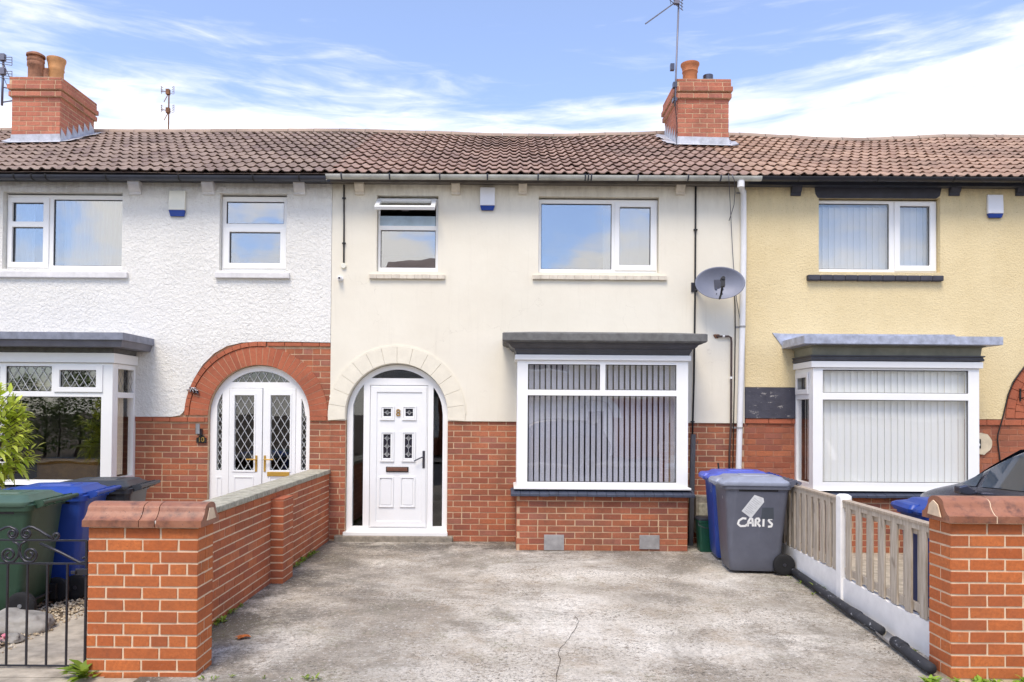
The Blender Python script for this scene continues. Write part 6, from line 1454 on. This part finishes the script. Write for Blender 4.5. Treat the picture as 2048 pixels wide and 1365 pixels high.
# leaf litter crumbs
mb = MB()
for i in range(1600):
    if rnd.random() < .55: x, y = XW1+abs(rnd.gauss(.0, .10))+.01, rnd.uniform(-4.6, -.1)
    elif rnd.random() < .5: y = rnd.uniform(-4.6, -1.2); x = fxl(y)-.18-abs(rnd.gauss(0, .09))
    elif rnd.random() < .5: x, y = rnd.uniform(-2.0, 2.2), -.03-abs(rnd.gauss(0, .05))-(.58 if x > .13 else 0)
    else: x, y = rnd.uniform(-2, 2.6), rnd.uniform(-4.8, -.7)
    if x > .1 and y > -.6: y = -.6-rnd.random()*.05
    t = rnd.uniform(0, pi); l = rnd.uniform(.004, .016); leaf(mb, (x, y, .006), (cos(t), sin(t), .1), (0, 0, 1), l, l*.7, 0, 3)
tag(mb.build('leaf_litter', plain('dry_debris', (92, 72, 50), .95, var=.5)), 'dry leaf crumbs and grit scattered on the driveway', 'leaf litter', kind='stuff')
x, y = G(486, 1278); mb = MB()
for t in (0, .9, 2.0, 3.3, 4.4): leaf(mb, (x, y, .012), (cos(t), sin(t), .25), (0, 0, 1), .06, .05, .2, 5)
tag(mb.build('fallen_leaf', plain('orange_dead_leaf', (188, 104, 44), .8, var=.4, vs=40), smooth=True), 'curled orange fallen leaf on the driveway near the left wall', 'leaf')
def flower(px, py, label, n=18):
    x, y = G(px, py); mb = MB(); r_ = random.Random(px)
    for i in range(n): t = r_.uniform(0, 6.28); leaf(mb, (x+.012*cos(t), y+.012*sin(t), .02+r_.uniform(0, .03)), (cos(t), sin(t), r_.uniform(.1, 1.3)), (0, 0, 1), .032, .03, .2, 4)
    tag(mb.build('fallen_blossom', leaf_mat('pink_petal', (226, 130, 150), (240, 176, 188)), smooth=True), label, 'blossom', 'pink blossoms')
flower(164, 1352, 'pink blossom on the ground at the foot of the left brick pier'); flower(5, 1288, 'pink blossom lying below the rock at left edge')
mb = MB(); x, y = W(27, 1222, -3.9)[0], -4.05
for i in range(10): t = rnd.uniform(0, 6.28); leaf(mb, (-3.92, -4.1, .24), (cos(t), sin(t), .6), (0, 0, 1), .03, .028, .2, 4)
tag(mb.build('fallen_blossom', leaf_mat('pink_petal_pale', (226, 130, 150), (240, 176, 188)), smooth=True), 'pink blossom resting on top of the grey rock', 'blossom', 'pink blossoms')
# rock
import bmesh
def rock(label, c_, r_, seed):
    bm = bmesh.new(); bmesh.ops.create_icosphere(bm, subdivisions=4, radius=1)
    from mathutils import noise as nz
    for v in bm.verts:
        p = v.co.copy(); d = 1+.34*nz.noise(p*1.4+Vector((seed, 0, 0)))-.16*abs(nz.noise(p*3.1))+.06*nz.noise(p*9)+.03*nz.noise(p*22); v.co = Vector((p.x*r_[0]*d, p.y*r_[1]*d, max(-.3, p.z)*r_[2]*d))
    me = bpy.data.meshes.new('rock'); bm.to_mesh(me); bm.free(); me.materials.append(M_ROCK); ob = bpy.data.objects.new('rock', me); COL.objects.link(ob); ob.location = c_
    for p_ in me.polygons: p_.use_smooth = True
    return tag(ob, label, 'rock')
rx, ry = G(30, 1268); rock('large grey rock on the gravel beside the green bin', (rx-.06, ry+.1, .03), (.26, .16, .12), 1.3)
rx, ry = G(30, 1283); rock('small grey stone beside the large rock', (rx, ry-.02, .02), (.07, .05, .045), 5.1)
# gravel
mb = MB(); rnd = random.Random(21)
for i in range(5200):
    x = rnd.uniform(-4.75, -3.5) if rnd.random() < .97 else rnd.uniform(-3.5, -3.4); y = rnd.uniform(-4.75, -2.4); s_ = rnd.uniform(.008, .02); z = rnd.uniform(-.004, .012); a_ = rnd.uniform(0, pi); c_, d_ = cos(a_), sin(a_)
    vs = [(x+s_*c_, y+s_*d_, z), (x-s_*d_*.7, y+s_*c_*.7, z), (x-s_*c_, y-s_*d_, z), (x+s_*d_*.7, y-s_*c_*.7, z), (x, y, z+s_*.7)]
    mb.add(vs, [(0, 1, 4), (1, 2, 4), (2, 3, 4), (3, 0, 4)])
q = Mt('mixed_gravel'); q.col(q.ramp(q.island(), [(0, lin((126, 108, 84))), (.4, lin((176, 158, 128))), (.7, lin((206, 194, 170))), (1, lin((150, 140, 124)))])); 
tag(mb.build('gravel', q.end(.85)), 'pale gravel strip around the bins', 'gravel', kind='stuff')

# ---------------------------------------------------------------- across the road
def far_house(label, xa, xb, top_mat, arch_x, bay_x, ridge=7.3):
    Yf = -19.3; e_ = empty('terraced_house', ((xa+xb)/2, Yf, 0), label, 'house', 'houses across the road'); o = e_.location; ze = 5.0; zs_ = 2.25
    ws = [(bay_x-.8, bay_x+.8, 3.2, 4.3), (arch_x-.4, arch_x+.4, 3.3, 4.3)]
    mb = MB().slab(rect(xa, xb, zs_, ze), [rect(*w_) for w_ in ws], Yf, Yf+.2); mb.v = [(x, 2*Yf-y, z) for x, y, z in mb.v]; mb.build('rendered_wall', top_mat, e_, o)
    mb = MB().slab([(xa, 0), (arch_x-.65, 0), (arch_x-.65, 1.5)]+arc(arch_x, 1.5, .65, pi, 0, 16)[1:]+[(arch_x+.65, 0), (xb, 0), (xb, zs_-.003), (xa, zs_-.003)], [], Yf, Yf+.2); mb.v = [(x, 2*Yf-y, z) for x, y, z in mb.v]; mb.build('brick_wall', MB_FAC, e_, o)
    mb = MB(); wedge(mb, arch_x, 1.5, .66, .95, 0, pi, Yf, Yf+.06, 24); mb.build('arch', M_WHITEP, e_, o)
    mb = MB().slab(arch_loop(arch_x, 1.5, .64, .05), [rect(arch_x-.3, arch_x-.04, .9, 1.7), rect(arch_x+.04, arch_x+.3, .9, 1.7)], Yf-.12, Yf-.05); dr_ = mb.build('door', M_UPVC, e_, o)
    MB().box(arch_x-.35, arch_x+.35, Yf-.14, Yf-.125, .85, 1.75).build('door_pane', M_DGL, dr_, o)
    for x0, x1, z0, z1 in ws:
        f_ = MB().slab(rect(x0, x1, z0, z1), [rect(x0+.07, (x0+x1)/2-.03, z0+.07, z1-.07), rect((x0+x1)/2+.03, x1-.07, z0+.07, z1-.07)], Yf-.1, Yf-.04).build('window', M_UPVC, e_, o)
        MB().box(x0+.05, x1-.05, Yf-.13, Yf-.11, z0+.05, z1-.05).build('pane', M_DGL, f_, o)
    mb = MB().slab(rect(bay_x-1.05, bay_x+1.05, .75, 2.25), [rect(bay_x-.95, bay_x+.95, .85, 1.75), rect(bay_x-.95, bay_x+.95, 1.82, 2.15)], Yf+.5, Yf+.56); mb.box(bay_x-1.05, bay_x+1.05, Yf, Yf+.5, .7, .745); b_ = mb.build('bay_window', M_UPVC, e_, o)
    MB().box(bay_x-1.0, bay_x+1.0, Yf+.3, Yf+.34, .8, 2.2).build('blind', M_BL6, b_, o); MB().box(bay_x-1.04, bay_x+1.04, Yf+.01, Yf+.55, 0, .7).build('brick_base', MB_FAC, b_, o); MB().box(bay_x-1.2, bay_x+1.2, Yf, Yf+.7, 2.26, 2.5).build('cornice', M_DARK, b_, o)
    MB().add([(xa, Yf+.3, ze-.05), (xb, Yf+.3, ze-.05), (xb, Yf-4, ridge), (xa, Yf-4, ridge), (xb, Yf-8.3, ze), (xa, Yf-8.3, ze)], [(1, 0, 3, 2), (2, 3, 5, 4)]).build('roof', M_T10, e_, o)
    MB().box(xa+.01, xb-.01, Yf-8.1, Yf-8.0, 0, ze).box(xa+.01, xa+.1, Yf-8, Yf-.2, 0, ze).box(xb-.1, xb-.01, Yf-8, Yf-.2, 0, ze).build('rear_wall', MM_DARK, e_, o)
    return e_
M_FARC = plain('far_cream_render', (214, 204, 176), .9, var=.1)
far_house('cream rendered house with white stone arch across the road', .4, 6.0, M_FARC, 3.4, 1.6)
far_house('white rendered house across the road behind the tree', -5.2, .395, M_R10, -1.2, -3.6, 8.45)
far_house('pale rendered house across the road at far right', 6.005, 11.6, M_FARC, 10.2, 7.6)
def tree(label, c_, h_, r_, n_, seed):
    rnd = random.Random(seed); e_ = empty('tree', (c_[0], c_[1], 0), label, 'tree'); o = e_.location
    mb = MB().tube([(c_[0], c_[1], -.05), (c_[0]+.05, c_[1], h_*.3), (c_[0]-.05, c_[1]+.05, h_*.6), (c_[0], c_[1], h_*.9)], [.2, .15, .09, .02], 10)
    for i in range(12):
        t = rnd.uniform(0, 6.28); z = h_*rnd.uniform(.3, .7); mb.tube([(c_[0], c_[1], z), (c_[0]+r_*.4*cos(t), c_[1]+r_*.4*sin(t), z+r_*.3), (c_[0]+r_*.8*cos(t), c_[1]+r_*.8*sin(t), z+r_*.6)], [.06, .04, .01], 6)
    mb.build('trunk', M_BROWN, e_, o); lf = MB(); cl = []
    for i in range(60):
        v = Vector((rnd.gauss(0, 1), rnd.gauss(0, 1), rnd.gauss(0, .9))).normalized()*rnd.uniform(.4, 1); cl.append(Vector((c_[0]+v.x*r_, c_[1]+v.y*r_, h_*.68+v.z*h_*.34)))
    for i in range(n_):
        p = rnd.choice(cl)+Vector((rnd.gauss(0, .22), rnd.gauss(0, .22), rnd.gauss(0, .2))); t = rnd.uniform(0, 6.28); leaf(lf, p, (cos(t), sin(t), rnd.uniform(-.6, .6)), (0, 0, 1), .16, .09, .2, 3)
    lf.build('crown', M_LEAFG, e_, o); return e_
tree('leafy green tree across the road behind the clipped hedge', (-15.2, -21.5), 6.4, 2.6, 6000, 3)
e_ = empty('hedge', (-16, -17.3, 0), 'tall ragged green hedge along the far pavement', 'hedge'); o = e_.location; rnd = random.Random(8); lf = MB(); st = MB()
for i in range(16000):
    x = rnd.uniform(-21, -11.5); top = 2.6+.5*sin(x*1.7)+.3*sin(x*4.1); z = rnd.uniform(.05, 1)**.8*top; y = -17.1-abs(rnd.gauss(0, .25))+.25*sin(x*2.3+z*2); t = rnd.uniform(0, 6.28)
    leaf(lf, (x, y, z), (cos(t), sin(t), rnd.uniform(-.3, .8)), (0, 0, 1), .15, .085, .2, 3)
for i in range(16): x = -20.8+i*.6; st.tube([(x, -17.4, 0), (x+.1, -17.4, 1), (x-.1, -17.4, 2)], [.05, .03, .01], 5)
lf.build('foliage', leaf_mat('hedge_leaf', (104, 134, 60), (168, 188, 104), .5), e_, o); st.build('stems', M_BROWN, e_, o)
print('objects', len(bpy.data.objects))
